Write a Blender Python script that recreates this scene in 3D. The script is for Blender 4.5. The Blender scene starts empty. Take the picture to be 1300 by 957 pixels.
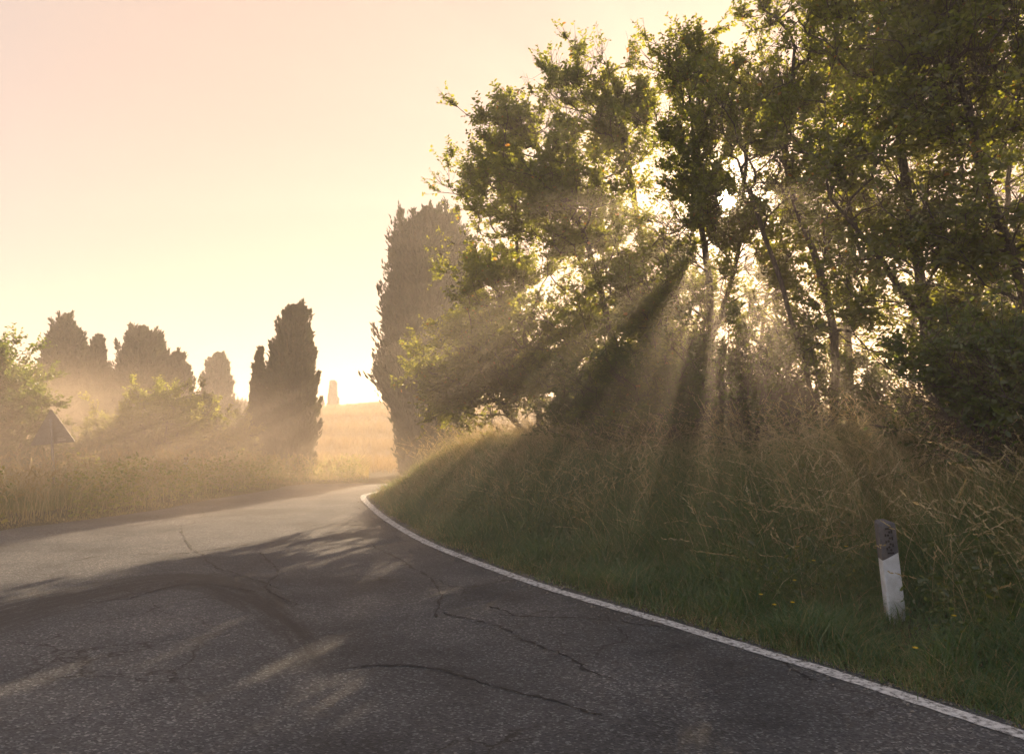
import bpy, math, random
import numpy as np
from mathutils import Vector, Matrix

rng = np.random.default_rng(7)
random.seed(7)
scn = bpy.context.scene
col = scn.collection

# ------------------------------------------------------------------ camera
CAM_H = 1.6
F = 1000.0                       # focal length in photo pixels (1300 wide)
PITCH = math.radians(6.1)
cp, sp = math.cos(PITCH), math.sin(PITCH)
cam_d = bpy.data.cameras.new("camera")
cam = bpy.data.objects.new("camera", cam_d)
col.objects.link(cam)
cam.location = (0, 0, CAM_H)
cam.rotation_euler = (math.pi / 2 + PITCH, 0, 0)
cam_d.sensor_width = 36
cam_d.lens = 36 * F / 1300
cam_d.shift_y = -45.0 / 1300
cam_d.clip_start = 0.05
cam_d.clip_end = 3000
scn.camera = cam

def ray(px, py):
    u, v = (px - 650) / F, (433.5 - py) / F
    return np.array([u, cp - v * sp, sp + v * cp])

def at(px, py, d):
    """world point seen at photo pixel px,py at forward distance d"""
    r = ray(px, py)
    r = r * (d / r[1])
    return np.array([r[0], r[1], r[2] + CAM_H])

def onroad(px, py, z=0.0):
    r = ray(px, py)
    k = (z - CAM_H) / r[2]
    return (r[0] * k, r[1] * k)

def zat(py, d):
    return at(650, py, d)[2]

def xat(px, d):
    return (px - 650) / F * d

# ------------------------------------------------------------------ helpers
def tag(o, label=None, cat=None, group=None, kind=None):
    if label: o["label"] = label
    if cat: o["category"] = cat
    if group: o["group"] = group
    if kind: o["kind"] = kind
    return o

def empty(name, loc):
    o = bpy.data.objects.new(name, None)
    col.objects.link(o)
    o.location = loc
    o.empty_display_size = 0.2
    return o

def link_mesh(name, me, mat, parent=None):
    o = bpy.data.objects.new(name, me)
    col.objects.link(o)
    if mat is not None:
        me.materials.append(mat)
    if parent is not None:
        o.parent = parent
    return o

def mesh_np(name, verts, quads=None, tris=None, attrs=None, smooth=False):
    me = bpy.data.meshes.new(name)
    verts = np.asarray(verts, dtype=np.float32)
    nq = 0 if quads is None else len(quads)
    nt = 0 if tris is None else len(tris)
    me.vertices.add(len(verts))
    me.vertices.foreach_set("co", verts.ravel())
    parts = []
    if nq: parts.append(np.asarray(quads, dtype=np.int32).ravel())
    if nt: parts.append(np.asarray(tris, dtype=np.int32).ravel())
    loops = np.concatenate(parts)
    me.loops.add(len(loops))
    me.loops.foreach_set("vertex_index", loops)
    starts = np.concatenate([np.arange(nq) * 4, nq * 4 + np.arange(nt) * 3]).astype(np.int32)
    tot = np.concatenate([np.full(nq, 4), np.full(nt, 3)]).astype(np.int32)
    me.polygons.add(nq + nt)
    me.polygons.foreach_set("loop_start", starts)
    me.polygons.foreach_set("loop_total", tot)
    if smooth:
        me.polygons.foreach_set("use_smooth", np.ones(nq + nt, dtype=bool))
    me.update(calc_edges=True)
    if attrs:
        for k, v in attrs.items():
            a = me.attributes.new(k, 'FLOAT', 'POINT')
            a.data.foreach_set("value", np.asarray(v, dtype=np.float32))
    return me

def norm(v):
    return v / (np.linalg.norm(v, axis=-1, keepdims=True) + 1e-9)

class NoiseField:
    """cheap smooth value noise on a 2D lattice, vectorised"""
    def __init__(self, seed):
        self.t = np.random.default_rng(seed).random((256, 256))
    def __call__(self, x, y, scale=1.0):
        x = np.asarray(x, float) / scale + 1000.0
        y = np.asarray(y, float) / scale + 1000.0
        xi, yi = np.floor(x).astype(int), np.floor(y).astype(int)
        fx, fy = x - xi, y - yi
        fx, fy = fx * fx * (3 - 2 * fx), fy * fy * (3 - 2 * fy)
        t = self.t
        a = t[xi % 256, yi % 256]; b = t[(xi + 1) % 256, yi % 256]
        c = t[xi % 256, (yi + 1) % 256]; d = t[(xi + 1) % 256, (yi + 1) % 256]
        return (a * (1 - fx) + b * fx) * (1 - fy) + (c * (1 - fx) + d * fx) * fy
N1, N2, N3 = NoiseField(1), NoiseField(2), NoiseField(3)

def sstep(a, b, x):
    t = np.clip((np.asarray(x, float) - a) / (b - a), 0, 1)
    return t * t * (3 - 2 * t)

# ------------------------------------------------------------------ road edges and terrain
def catmull(pts, n=10):
    P = [np.array(p, float) for p in pts]
    P = [2 * P[0] - P[1]] + P + [2 * P[-1] - P[-2]]
    out = []
    for i in range(1, len(P) - 2):
        for k in range(n):
            t = k / n
            out.append(0.5 * ((2 * P[i]) + (-P[i-1] + P[i+1]) * t + (2*P[i-1] - 5*P[i] + 4*P[i+1] - P[i+2]) * t*t
                              + (-P[i-1] + 3*P[i] - 3*P[i+1] + P[i+2]) * t**3))
    out.append(P[-2])
    return np.array(out)

line_px = [(1115, 866), (1000, 831), (850, 786), (700, 744), (600, 709), (540, 684), (500, 661), (478, 644), (467, 631)]
R_pts = [(14.5, -18), (9.5, -8.5), (6.2, -2.2), (3.9, 2.1)] + [onroad(*p) for p in line_px] + \
        [(-3.15, 19.2), (-2.7, 21.5), (-1.5, 25), (0.8, 30), (4.5, 36), (11, 44), (22, 54)]
L_pts = [(4.0, -22), (-1.5, -13), (-5.2, -5), (-7.6, 2.5), (-8.6, 8.0)] + \
        [onroad(*p) for p in [(0, 674), (80, 664), (180, 651), (240, 640), (300, 629), (350, 621.5)]] + \
        [(-5.9, 22), (-5.0, 25.5), (-3.2, 30), (-0.2, 36), (5.5, 44.5), (15, 56), (18, 59)]
R_edge = catmull(R_pts)
L_edge = catmull(L_pts)

def sdist(poly, x, y):
    """signed distance to polyline; positive on its right-hand side"""
    x = np.atleast_1d(np.asarray(x, float)); y = np.atleast_1d(np.asarray(y, float))
    out = np.empty(len(x))
    A, B = poly[:-1], poly[1:]
    D = B - A
    L2 = (D ** 2).sum(1)
    for i in range(0, len(x), 20000):
        px, py = x[i:i+20000, None], y[i:i+20000, None]
        t = np.clip(((px - A[:, 0]) * D[:, 0] + (py - A[:, 1]) * D[:, 1]) / L2, 0, 1)
        dx, dy = px - (A[:, 0] + t * D[:, 0]), py - (A[:, 1] + t * D[:, 1])
        d2 = dx * dx + dy * dy
        j = d2.argmin(1)
        r = np.arange(len(j))
        cr = D[j, 0] * dy[r, j] - D[j, 1] * dx[r, j]
        out[i:i+20000] = np.sqrt(d2[r, j]) * np.where(cr < 0, 1, -1)
    return out

def base_z(x, y):
    x = np.asarray(x, float); y = np.asarray(y, float)
    crest = np.interp(x, [-90, -45, -32, -21, -13, 5, 40, 90], [1.2, 1.6, 2.5, 3.75, 4.45, 4.6, 4.2, 4.0])
    z = -0.42 * sstep(20.5, 30, y)
    z = z + (crest + 0.42) * sstep(30, 98, y) ** 1.0
    z = z - 16 * sstep(95, 330, y)
    return z

def ground_z(x, y):
    sr = sdist(R_edge, x, y)
    sl = -sdist(L_edge, x, y)
    x = np.atleast_1d(x); y = np.atleast_1d(y)
    z = base_z(x, y)
    hb = np.interp(y, [0, 6, 10, 14, 17, 20, 26, 40], [1.0, 1.1, 1.2, 1.1, 0.95, 0.9, 0.4, 0.0])
    wid = np.interp(y, [0, 11, 14.5], [3.6, 3.4, 2.3])
    bank = hb * (0.9 * sstep(0.08, 1, sr / wid) + 0.1 * sstep(0.1, 9.0, sr))
    bank = bank + (N1(x, y, 1.7) - 0.5) * 0.28 * sstep(0.4, 2.5, sr) + (N2(x, y, 0.6) - 0.5) * 0.08 * sstep(0.2, 1.0, sr)
    left = (0.10 * sstep(0.1, 1.2, sl) + (N1(x, y, 2.3) - 0.35) * 0.35 * sstep(0.5, 3, sl)) * (sstep(40, 25, y) if False else 1 - sstep(25, 45, y))
    inside = (sr < 0.0) & (sl < 0.0)
    z = z + np.where(sr > 0, bank, 0) + np.where(sl > 0, left, 0)
    z = np.where(inside, z - 0.06 * np.minimum(1, np.minimum(-sr, -sl) / 0.25), z)
    return z, sr, sl

# ------------------------------------------------------------------ materials
def new_mat(name):
    m = bpy.data.materials.new(name)
    m.use_nodes = True
    m.node_tree.nodes.clear()
    return m, m.node_tree.nodes, m.node_tree.links

def nd(ns, typ, **kw):
    n = ns.new(typ)
    for k, v in kw.items():
        if k == "inp":
            for kk, vv in v.items():
                n.inputs[kk].default_value = vv
        else:
            setattr(n, k, v)
    return n

def ramp(ns, stops, interp='LINEAR'):
    r = ns.new('ShaderNodeValToRGB')
    r.color_ramp.interpolation = interp
    el = r.color_ramp.elements
    while len(el) < len(stops): el.new(0.5)
    for e, (p, c) in zip(el, stops):
        e.position = p; e.color = (*c, 1) if len(c) == 3 else c
    return r

def foliage_mat(name, stops, tstops, trans=0.45, gloss=0.06, attr="rnd", rough=0.45):
    m, ns, lk = new_mat(name)
    out = ns.new('ShaderNodeOutputMaterial')
    at_ = nd(ns, 'ShaderNodeAttribute', attribute_name=attr)
    r1 = ramp(ns, stops); r2 = ramp(ns, tstops)
    lk.new(at_.outputs['Fac'], r1.inputs[0]); lk.new(at_.outputs['Fac'], r2.inputs[0])
    d = ns.new('ShaderNodeBsdfDiffuse'); t = ns.new('ShaderNodeBsdfTranslucent')
    lk.new(r1.outputs[0], d.inputs['Color']); lk.new(r2.outputs[0], t.inputs['Color'])
    mx = nd(ns, 'ShaderNodeMixShader', inp={0: trans})
    lk.new(d.outputs[0], mx.inputs[1]); lk.new(t.outputs[0], mx.inputs[2])
    g = nd(ns, 'ShaderNodeBsdfGlossy', inp={'Roughness': rough, 'Color': (0.8, 0.8, 0.8, 1)})
    mg = nd(ns, 'ShaderNodeMixShader', inp={0: gloss})
    lk.new(mx.outputs[0], mg.inputs[1]); lk.new(g.outputs[0], mg.inputs[2])
    lk.new(mg.outputs[0], out.inputs['Surface'])
    return m

def simple_mat(name, color, rough=0.6, noise=0.0, nscale=20, bump=0.0, metallic=0.0, color2=None):
    m, ns, lk = new_mat(name)
    out = ns.new('ShaderNodeOutputMaterial')
    b = nd(ns, 'ShaderNodeBsdfPrincipled', inp={'Roughness': rough, 'Metallic': metallic})
    tc = ns.new('ShaderNodeTexCoord')
    n = nd(ns, 'ShaderNodeTexNoise', inp={'Scale': nscale, 'Detail': 6.0, 'Roughness': 0.6})
    lk.new(tc.outputs['Object'], n.inputs['Vector'])
    c2 = color2 or tuple(c * 0.55 for c in color)
    r = ramp(ns, [(0.5 - 0.5 * max(noise, 0.01) if noise else 0.0, c2), (0.62, color)])
    if not noise:
        r.color_ramp.elements[0].color = (*color, 1)
    lk.new(n.outputs['Fac'], r.inputs[0]); lk.new(r.outputs[0], b.inputs['Base Color'])
    if bump:
        bp = nd(ns, 'ShaderNodeBump', inp={'Strength': bump, 'Distance': 0.02})
        lk.new(n.outputs['Fac'], bp.inputs['Height']); lk.new(bp.outputs[0], b.inputs['Normal'])
    lk.new(b.outputs[0], out.inputs['Surface'])
    return m

M = {}
M['leaf'] = foliage_mat('leaf_green', [(0, (0.034, 0.055, 0.012)), (0.6, (0.075, 0.098, 0.020)), (0.93, (0.12, 0.14, 0.03)), (1, (0.25, 0.14, 0.03))],
                        [(0, (0.15, 0.20, 0.018)), (0.6, (0.34, 0.36, 0.03)), (0.93, (0.45, 0.42, 0.05)), (1, (0.55, 0.25, 0.03))], 0.58, 0.06)
M['shrubleaf'] = foliage_mat('shrub_leaf', [(0, (0.03, 0.055, 0.016)), (0.7, (0.07, 0.10, 0.024)), (1, (0.13, 0.13, 0.03))],
                        [(0, (0.10, 0.17, 0.02)), (0.7, (0.24, 0.30, 0.03)), (1, (0.45, 0.40, 0.05))], 0.45, 0.05)
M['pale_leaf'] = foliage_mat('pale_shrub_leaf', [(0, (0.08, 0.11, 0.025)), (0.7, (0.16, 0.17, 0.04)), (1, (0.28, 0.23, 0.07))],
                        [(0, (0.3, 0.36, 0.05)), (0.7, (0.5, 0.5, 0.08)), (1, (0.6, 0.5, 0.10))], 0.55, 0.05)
M['cypress'] = foliage_mat('cypress_needles', [(0, (0.018, 0.035, 0.014)), (0.7, (0.04, 0.065, 0.022)), (1, (0.08, 0.08, 0.03))],
                        [(0, (0.03, 0.05, 0.01)), (1, (0.12, 0.12, 0.03))], 0.2, 0.03)
M['grass'] = foliage_mat('grass_blades',
    [(0, (0.035, 0.115, 0.035)), (0.30, (0.11, 0.185, 0.05)), (0.5, (0.23, 0.21, 0.075)), (0.8, (0.42, 0.33, 0.15)), (1, (0.58, 0.48, 0.27))],
    [(0, (0.12, 0.22, 0.03)), (0.30, (0.2, 0.26, 0.04)), (0.5, (0.32, 0.25, 0.07)), (0.8, (0.5, 0.36, 0.13)), (1, (0.62, 0.48, 0.24))], 0.42, 0.05)
M['wheat'] = foliage_mat('wheat', [(0, (0.15, 0.10, 0.04)), (1, (0.34, 0.24, 0.11))], [(0, (0.22, 0.14, 0.05)), (1, (0.42, 0.29, 0.12))], 0.4, 0.03)

# bark
m, ns, lk = new_mat('bark')
out = ns.new('ShaderNodeOutputMaterial'); b = nd(ns, 'ShaderNodeBsdfPrincipled', inp={'Roughness': 0.9})
tc = ns.new('ShaderNodeTexCoord')
mp = nd(ns, 'ShaderNodeMapping', inp={'Scale': (1, 1, 0.2)})
n = nd(ns, 'ShaderNodeTexNoise', inp={'Scale': 45.0, 'Detail': 6.0, 'Roughness': 0.65})
lk.new(tc.outputs['Object'], mp.inputs[0]); lk.new(mp.outputs[0], n.inputs['Vector'])
r = ramp(ns, [(0.3, (0.035, 0.028, 0.022)), (0.55, (0.12, 0.095, 0.07)), (0.75, (0.21, 0.18, 0.14))])
lk.new(n.outputs['Fac'], r.inputs[0]); lk.new(r.outputs[0], b.inputs['Base Color'])
bp = nd(ns, 'ShaderNodeBump', inp={'Strength': 0.8, 'Distance': 0.02})
lk.new(n.outputs['Fac'], bp.inputs['Height']); lk.new(bp.outputs[0], b.inputs['Normal'])
lk.new(b.outputs[0], out.inputs['Surface'])
M['bark'] = m

# soil / dry litter
m, ns, lk = new_mat('soil')
out = ns.new('ShaderNodeOutputMaterial'); b = nd(ns, 'ShaderNodeBsdfPrincipled', inp={'Roughness': 1.0, 'Specular IOR Level': 0.1})
tc = ns.new('ShaderNodeTexCoord')
n = nd(ns, 'ShaderNodeTexNoise', inp={'Scale': 1.3, 'Detail': 9.0, 'Roughness': 0.7})
n2 = nd(ns, 'ShaderNodeTexNoise', inp={'Scale': 14.0, 'Detail': 6.0, 'Roughness': 0.7})
lk.new(tc.outputs['Object'], n.inputs['Vector']); lk.new(tc.outputs['Object'], n2.inputs['Vector'])
r = ramp(ns, [(0.35, (0.035, 0.035, 0.02)), (0.5, (0.07, 0.062, 0.036)), (0.66, (0.13, 0.11, 0.065))])
mxx = nd(ns, 'ShaderNodeMath', operation='MULTIPLY_ADD', inp={1: 0.6, 2: 0.2})
lk.new(n2.outputs['Fac'], mxx.inputs[0])
ad = nd(ns, 'ShaderNodeMath', operation='MULTIPLY_ADD', inp={1: 0.5})
lk.new(n.outputs['Fac'], ad.inputs[0]); 
hf = nd(ns, 'ShaderNodeMath', operation='MULTIPLY', inp={1: 0.5}); lk.new(mxx.outputs[0], hf.inputs[0]); lk.new(hf.outputs[0], ad.inputs[2])
lk.new(ad.outputs[0], r.inputs[0])
# golden stubble of the far field (attribute field)
fa = nd(ns, 'ShaderNodeAttribute', attribute_name='field')
mc = nd(ns, 'ShaderNodeMix', data_type='RGBA'); mc.inputs[7].default_value = (0.26, 0.175, 0.08, 1)
lk.new(fa.outputs['Fac'], mc.inputs[0]); lk.new(r.outputs[0], mc.inputs[6])
lk.new(mc.outputs[2], b.inputs['Base Color'])
bp = nd(ns, 'ShaderNodeBump', inp={'Strength': 0.7, 'Distance': 0.05})
lk.new(n2.outputs['Fac'], bp.inputs['Height']); lk.new(bp.outputs[0], b.inputs['Normal'])
lk.new(b.outputs[0], out.inputs['Surface'])
M['soil'] = m

# asphalt
m, ns, lk = new_mat('asphalt')
out = ns.new('ShaderNodeOutputMaterial'); b = nd(ns, 'ShaderNodeBsdfPrincipled', inp={'Roughness': 0.75, 'Specular IOR Level': 0.35})
tc = ns.new('ShaderNodeTexCoord')
big = nd(ns, 'ShaderNodeTexNoise', inp={'Scale': 0.55, 'Detail': 8.0, 'Roughness': 0.62})
lk.new(tc.outputs['Object'], big.inputs['Vector'])
rb = ramp(ns, [(0.38, (0.024, 0.027, 0.032)), (0.48, (0.046, 0.050, 0.056)), (0.66, (0.085, 0.085, 0.088))])
lk.new(big.outputs['Fac'], rb.inputs[0])
v = nd(ns, 'ShaderNodeTexVoronoi', inp={'Scale': 75.0}); lk.new(tc.outputs['Object'], v.inputs['Vector'])
sepc = ns.new('ShaderNodeSeparateColor'); lk.new(v.outputs['Color'], sepc.inputs[0])
rs = ramp(ns, [(0.0, (0.30, 0.30, 0.30)), (0.55, (0.95, 0.95, 0.95)), (0.84, (1.3, 1.27, 1.22)), (1.0, (3.6, 3.5, 3.2))])
lk.new(sepc.outputs[0], rs.inputs[0])
mul = nd(ns, 'ShaderNodeMix', data_type='RGBA', blend_type='MULTIPLY', inp={0: 0.85})
lk.new(rb.outputs[0], mul.inputs[6]); lk.new(rs.outputs[0], mul.inputs[7])
# oil / tyre stain attribute with ragged border
sa = nd(ns, 'ShaderNodeAttribute', attribute_name='stain_across'); sb = nd(ns, 'ShaderNodeAttribute', attribute_name='stain_along')
sm_ = nd(ns, 'ShaderNodeAttribute', attribute_name='stain')
cx_ = nd(ns, 'ShaderNodeCombineXYZ'); 
m1 = nd(ns, 'ShaderNodeMath', operation='MULTIPLY', inp={1: 7.0}); lk.new(sa.outputs['Fac'], m1.inputs[0]); lk.new(m1.outputs[0], cx_.inputs[0])
m2 = nd(ns, 'ShaderNodeMath', operation='MULTIPLY', inp={1: 0.8}); lk.new(sb.outputs['Fac'], m2.inputs[0]); lk.new(m2.outputs[0], cx_.inputs[1])
sn = nd(ns, 'ShaderNodeTexNoise', inp={'Scale': 1.6, 'Detail': 8.0, 'Roughness': 0.68, 'Distortion': 0.4}); lk.new(cx_.outputs[0], sn.inputs['Vector'])
sg = nd(ns, 'ShaderNodeTexNoise', inp={'Scale': 30.0, 'Detail': 4.0, 'Roughness': 0.7}); lk.new(tc.outputs['Object'], sg.inputs['Vector'])
s0 = nd(ns, 'ShaderNodeMath', operation='MULTIPLY_ADD', inp={1: 0.35}); lk.new(sg.outputs['Fac'], s0.inputs[0]); lk.new(sn.outputs['Fac'], s0.inputs[2])
s1 = nd(ns, 'ShaderNodeMath', operation='ADD'); lk.new(sm_.outputs['Fac'], s1.inputs[0]); lk.new(s0.outputs[0], s1.inputs[1])
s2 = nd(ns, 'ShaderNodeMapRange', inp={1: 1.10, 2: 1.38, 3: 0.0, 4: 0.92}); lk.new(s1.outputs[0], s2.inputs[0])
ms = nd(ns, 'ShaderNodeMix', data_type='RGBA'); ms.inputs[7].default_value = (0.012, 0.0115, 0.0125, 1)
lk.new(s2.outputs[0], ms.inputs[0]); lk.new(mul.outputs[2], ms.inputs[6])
# hairline cracks
wn = nd(ns, 'ShaderNodeTexNoise', inp={'Scale': 2.2, 'Detail': 5.0, 'Roughness': 0.6}); lk.new(tc.outputs['Object'], wn.inputs['Vector'])
wm = nd(ns, 'ShaderNodeMix', data_type='RGBA', blend_type='LINEAR_LIGHT', inp={0: 0.22})
lk.new(tc.outputs['Object'], wm.inputs[6]); lk.new(wn.outputs['Color'], wm.inputs[7])
cv = nd(ns, 'ShaderNodeTexVoronoi', feature='DISTANCE_TO_EDGE', inp={'Scale': 1.15}); lk.new(wm.outputs[2], cv.inputs['Vector'])
cm = nd(ns, 'ShaderNodeTexNoise', inp={'Scale': 0.45, 'Detail': 3.0}); lk.new(tc.outputs['Object'], cm.inputs['Vector'])
cr = nd(ns, 'ShaderNodeMapRange', inp={1: 0.0035, 2: 0.013, 3: 1.0, 4: 0.0}); lk.new(cv.outputs['Distance'], cr.inputs[0])
cmr = nd(ns, 'ShaderNodeMapRange', inp={1: 0.47, 2: 0.58, 3: 0.0, 4: 1.0}); lk.new(cm.outputs['Fac'], cmr.inputs[0])
cc = nd(ns, 'ShaderNodeMath', operation='MULTIPLY'); lk.new(cr.outputs[0], cc.inputs[0]); lk.new(cmr.outputs[0], cc.inputs[1])
mk = nd(ns, 'ShaderNodeMix', data_type='RGBA'); mk.inputs[7].default_value = (0.012, 0.011, 0.011, 1)
lk.new(cc.outputs[0], mk.inputs[0]); lk.new(ms.outputs[2], mk.inputs[6])
lk.new(mk.outputs[2], b.inputs['Base Color'])
hh = nd(ns, 'ShaderNodeMath', operation='SUBTRACT'); lk.new(v.outputs['Distance'], hh.inputs[0]); lk.new(cc.outputs[0], hh.inputs[1])
bp = nd(ns, 'ShaderNodeBump', inp={'Strength': 0.55, 'Distance': 0.006}); lk.new(hh.outputs[0], bp.inputs['Height'])
lk.new(bp.outputs[0], b.inputs['Normal'])
lk.new(b.outputs[0], out.inputs['Surface'])
M['asphalt'] = m

# worn white paint
m, ns, lk = new_mat('road_paint')
out = ns.new('ShaderNodeOutputMaterial'); b = nd(ns, 'ShaderNodeBsdfPrincipled', inp={'Roughness': 0.7})
tc = ns.new('ShaderNodeTexCoord')
n = nd(ns, 'ShaderNodeTexNoise', inp={'Scale': 22.0, 'Detail': 8.0, 'Roughness': 0.75}); lk.new(tc.outputs['Object'], n.inputs['Vector'])
r = ramp(ns, [(0.40, (0.05, 0.05, 0.05)), (0.46, (0.34, 0.33, 0.32)), (0.55, (0.58, 0.57, 0.55)), (0.7, (0.70, 0.69, 0.67))]); lk.new(n.outputs['Fac'], r.inputs[0])
lk.new(r.outputs[0], b.inputs['Base Color']); lk.new(b.outputs[0], out.inputs['Surface'])
M['paint'] = m
M['crack'] = simple_mat('crack_tar', (0.014, 0.013, 0.013), 0.9)
M['post_white'] = simple_mat('post_white', (0.66, 0.67, 0.68), 0.55, 0.5, 9, 0.05, color2=(0.42, 0.42, 0.40))
M['post_dark'] = simple_mat('post_dark', (0.09, 0.087, 0.095), 0.6, 0.5, 30, 0.1)
M['black'] = simple_mat('black_plastic', (0.004, 0.004, 0.005), 0.8)
M['galv'] = simple_mat('galvanised', (0.20, 0.19, 0.18), 0.55, 0.6, 12, 0.0, 0.4)
M['galv_light'] = simple_mat('pale_sticker', (0.30, 0.28, 0.26), 0.6)
M['yellow'] = foliage_mat('yellow_petal', [(0, (0.75, 0.50, 0.02)), (1, (0.8, 0.55, 0.03))], [(0, (0.7, 0.5, 0.02)), (1, (0.8, 0.6, 0.03))], 0.35, 0.02)
M['stalk'] = foliage_mat('stalk', [(0, (0.06, 0.10, 0.03)), (1, (0.10, 0.14, 0.04))], [(0, (0.1, 0.15, 0.03)), (1, (0.2, 0.25, 0.05))], 0.3, 0.04)
M['pink'] = foliage_mat('pink_petal', [(0, (0.55, 0.25, 0.30)), (1, (0.65, 0.33, 0.36))], [(0, (0.5, 0.2, 0.25)), (1, (0.6, 0.3, 0.3))], 0.35, 0.02)

# ------------------------------------------------------------------ ground, road, line
def grid_axis(segs):
    out = []
    for a, b_, step in segs:
        n_ = max(1, int(round((b_ - a) / step)))
        out += list(np.linspace(a, b_, n_, endpoint=False))
    out.append(segs[-1][1])
    return np.array(out)
gx = grid_axis([(-600, -200, 100), (-200, -60, 10), (-60, -14, 1.5), (-14, 12, 0.16), (12, 60, 1.5), (60, 200, 10), (200, 600, 100)])
gy = grid_axis([(-300, -30, 30), (-30, 2, 1.0), (2, 26, 0.16), (26, 50, 0.6), (50, 120, 2.0), (120, 360, 12), (360, 700, 120)])
X, Y = np.meshgrid(gx, gy)
gz, gsr, gsl = ground_z(X.ravel(), Y.ravel())
fieldf = sstep(30, 38, Y.ravel()) * np.where((gsr > 0.3) | (gsl > 0.3), 1, 0)
nx, ny = len(gx), len(gy)
idx = np.arange(nx * ny).reshape(ny, nx)
quads = np.stack([idx[:-1, :-1], idx[:-1, 1:], idx[1:, 1:], idx[1:, :-1]], -1).reshape(-1, 4)
me = mesh_np('ground', np.stack([X.ravel(), Y.ravel(), gz], -1), quads, attrs={'field': fieldf}, smooth=True)
ground = link_mesh('ground', me, M['soil']); tag(ground, 'dry soil and litter of the verges, the bank and the rising field', kind='structure')

def resample(poly, n):
    d = np.concatenate([[0], np.cumsum(np.linalg.norm(np.diff(poly, axis=0), axis=1))])
    t = np.linspace(0, d[-1], n)
    return np.stack([np.interp(t, d, poly[:, 0]), np.interp(t, d, poly[:, 1])], -1)

NR, NC = 620, 110
Rr = resample(R_edge, NR)
# pair each right-edge station with the left edge, matching by forward progress
Lr = resample(L_edge, NR)
rowsx, rowsy = [], []
tt = np.linspace(0, 1, NC)
PX = Lr[:, 0:1] * (1 - tt) + (Rr[:, 0:1]) * tt
PY = Lr[:, 1:2] * (1 - tt) + (Rr[:, 1:2]) * tt
# ragged outer edges
wob = (N2(Rr[:, 0], Rr[:, 1], 0.35) - 0.5) * 0.10
PX[:, -1] += 0.10 + wob; PX[:, 0] -= 0.05 + wob
RZ = base_z(PX.ravel(), PY.ravel()) + 0.004 + (N1(PX.ravel(), PY.ravel(), 3.1) - 0.5) * 0.03
# stain: swept tyre / oil band and second lobe
def polydist(pts, x, y):
    P = catmull([onroad(*p) for p in pts], 6)
    return np.abs(sdist(P, x, y))
def polyparam(pts, x, y):
    P = resample(catmull([onroad(*p) for p in pts], 8), 80)
    D_ = (x[:, None] - P[None, :, 0]) ** 2 + (y[:, None] - P[None, :, 1]) ** 2
    j = D_.argmin(1)
    seg = np.linalg.norm(P[1] - P[0])
    T = np.gradient(P, axis=0); T = T / np.linalg.norm(T, axis=1, keepdims=True)
    rx_, ry_ = x - P[j, 0], y - P[j, 1]
    across = T[j, 0] * ry_ - T[j, 1] * rx_
    along = j * seg + T[j, 0] * rx_ + T[j, 1] * ry_
    return across, along, 79 * seg
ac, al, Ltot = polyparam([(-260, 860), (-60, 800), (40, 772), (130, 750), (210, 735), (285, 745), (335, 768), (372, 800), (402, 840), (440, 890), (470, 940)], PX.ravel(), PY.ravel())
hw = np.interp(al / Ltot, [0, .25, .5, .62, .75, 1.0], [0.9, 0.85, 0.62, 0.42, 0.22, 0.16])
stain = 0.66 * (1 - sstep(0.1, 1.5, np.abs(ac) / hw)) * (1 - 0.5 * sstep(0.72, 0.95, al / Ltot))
idx = np.arange(NR * NC).reshape(NR, NC)
quads = np.stack([idx[:-1, :-1], idx[:-1, 1:], idx[1:, 1:], idx[1:, :-1]], -1).reshape(-1, 4)
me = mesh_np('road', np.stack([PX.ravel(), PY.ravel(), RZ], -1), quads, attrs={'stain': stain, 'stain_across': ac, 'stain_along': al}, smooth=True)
road = link_mesh('road', me, M['asphalt']); tag(road, 'worn cracked grey asphalt road bending right', kind='structure')
def road_z(x, y):
    return base_z(x, y) + 0.004 + (N1(x, y, 3.1) - 0.5) * 0.03

def strip(name, pts, width, mat, dz, parent=None, taper=False, jitter=0.0, inset=0.0):
    P = np.array(pts)
    T = np.gradient(P, axis=0); T = T / np.linalg.norm(T, axis=1, keepdims=True)
    Nn = np.stack([T[:, 1], -T[:, 0]], -1)
    w = np.full(len(P), width / 2)
    if taper:
        w = w * np.clip(np.minimum(np.arange(len(P)), np.arange(len(P))[::-1]) / 6, 0.15, 1)
    jl = rng.normal(0, jitter, len(P)); jr = rng.normal(0, jitter, len(P))
    A = P - Nn * (inset + 0) + Nn * (w + jr)[:, None]
    B = P - Nn * (inset + 0) - Nn * (w + jl)[:, None]
    V = np.concatenate([A, B]); z = road_z(V[:, 0], V[:, 1]) + dz
    n_ = len(P); i = np.arange(n_ - 1)
    q = np.stack([i, i + 1, n_ + i + 1, n_ + i], -1)
    return link_mesh(name, mesh_np(name, np.column_stack([V, z]), q), mat, parent)

d_ = resample(R_edge, 900)
d_ = d_[(d_[:, 1] > -6) & (d_[:, 1] < 21.5)]
o = strip('road_marking', d_, 0.13, M['paint'], 0.005, jitter=0.004, inset=0.10)
tag(o, 'worn white edge line along the grass side of the road', kind='structure')
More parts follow.
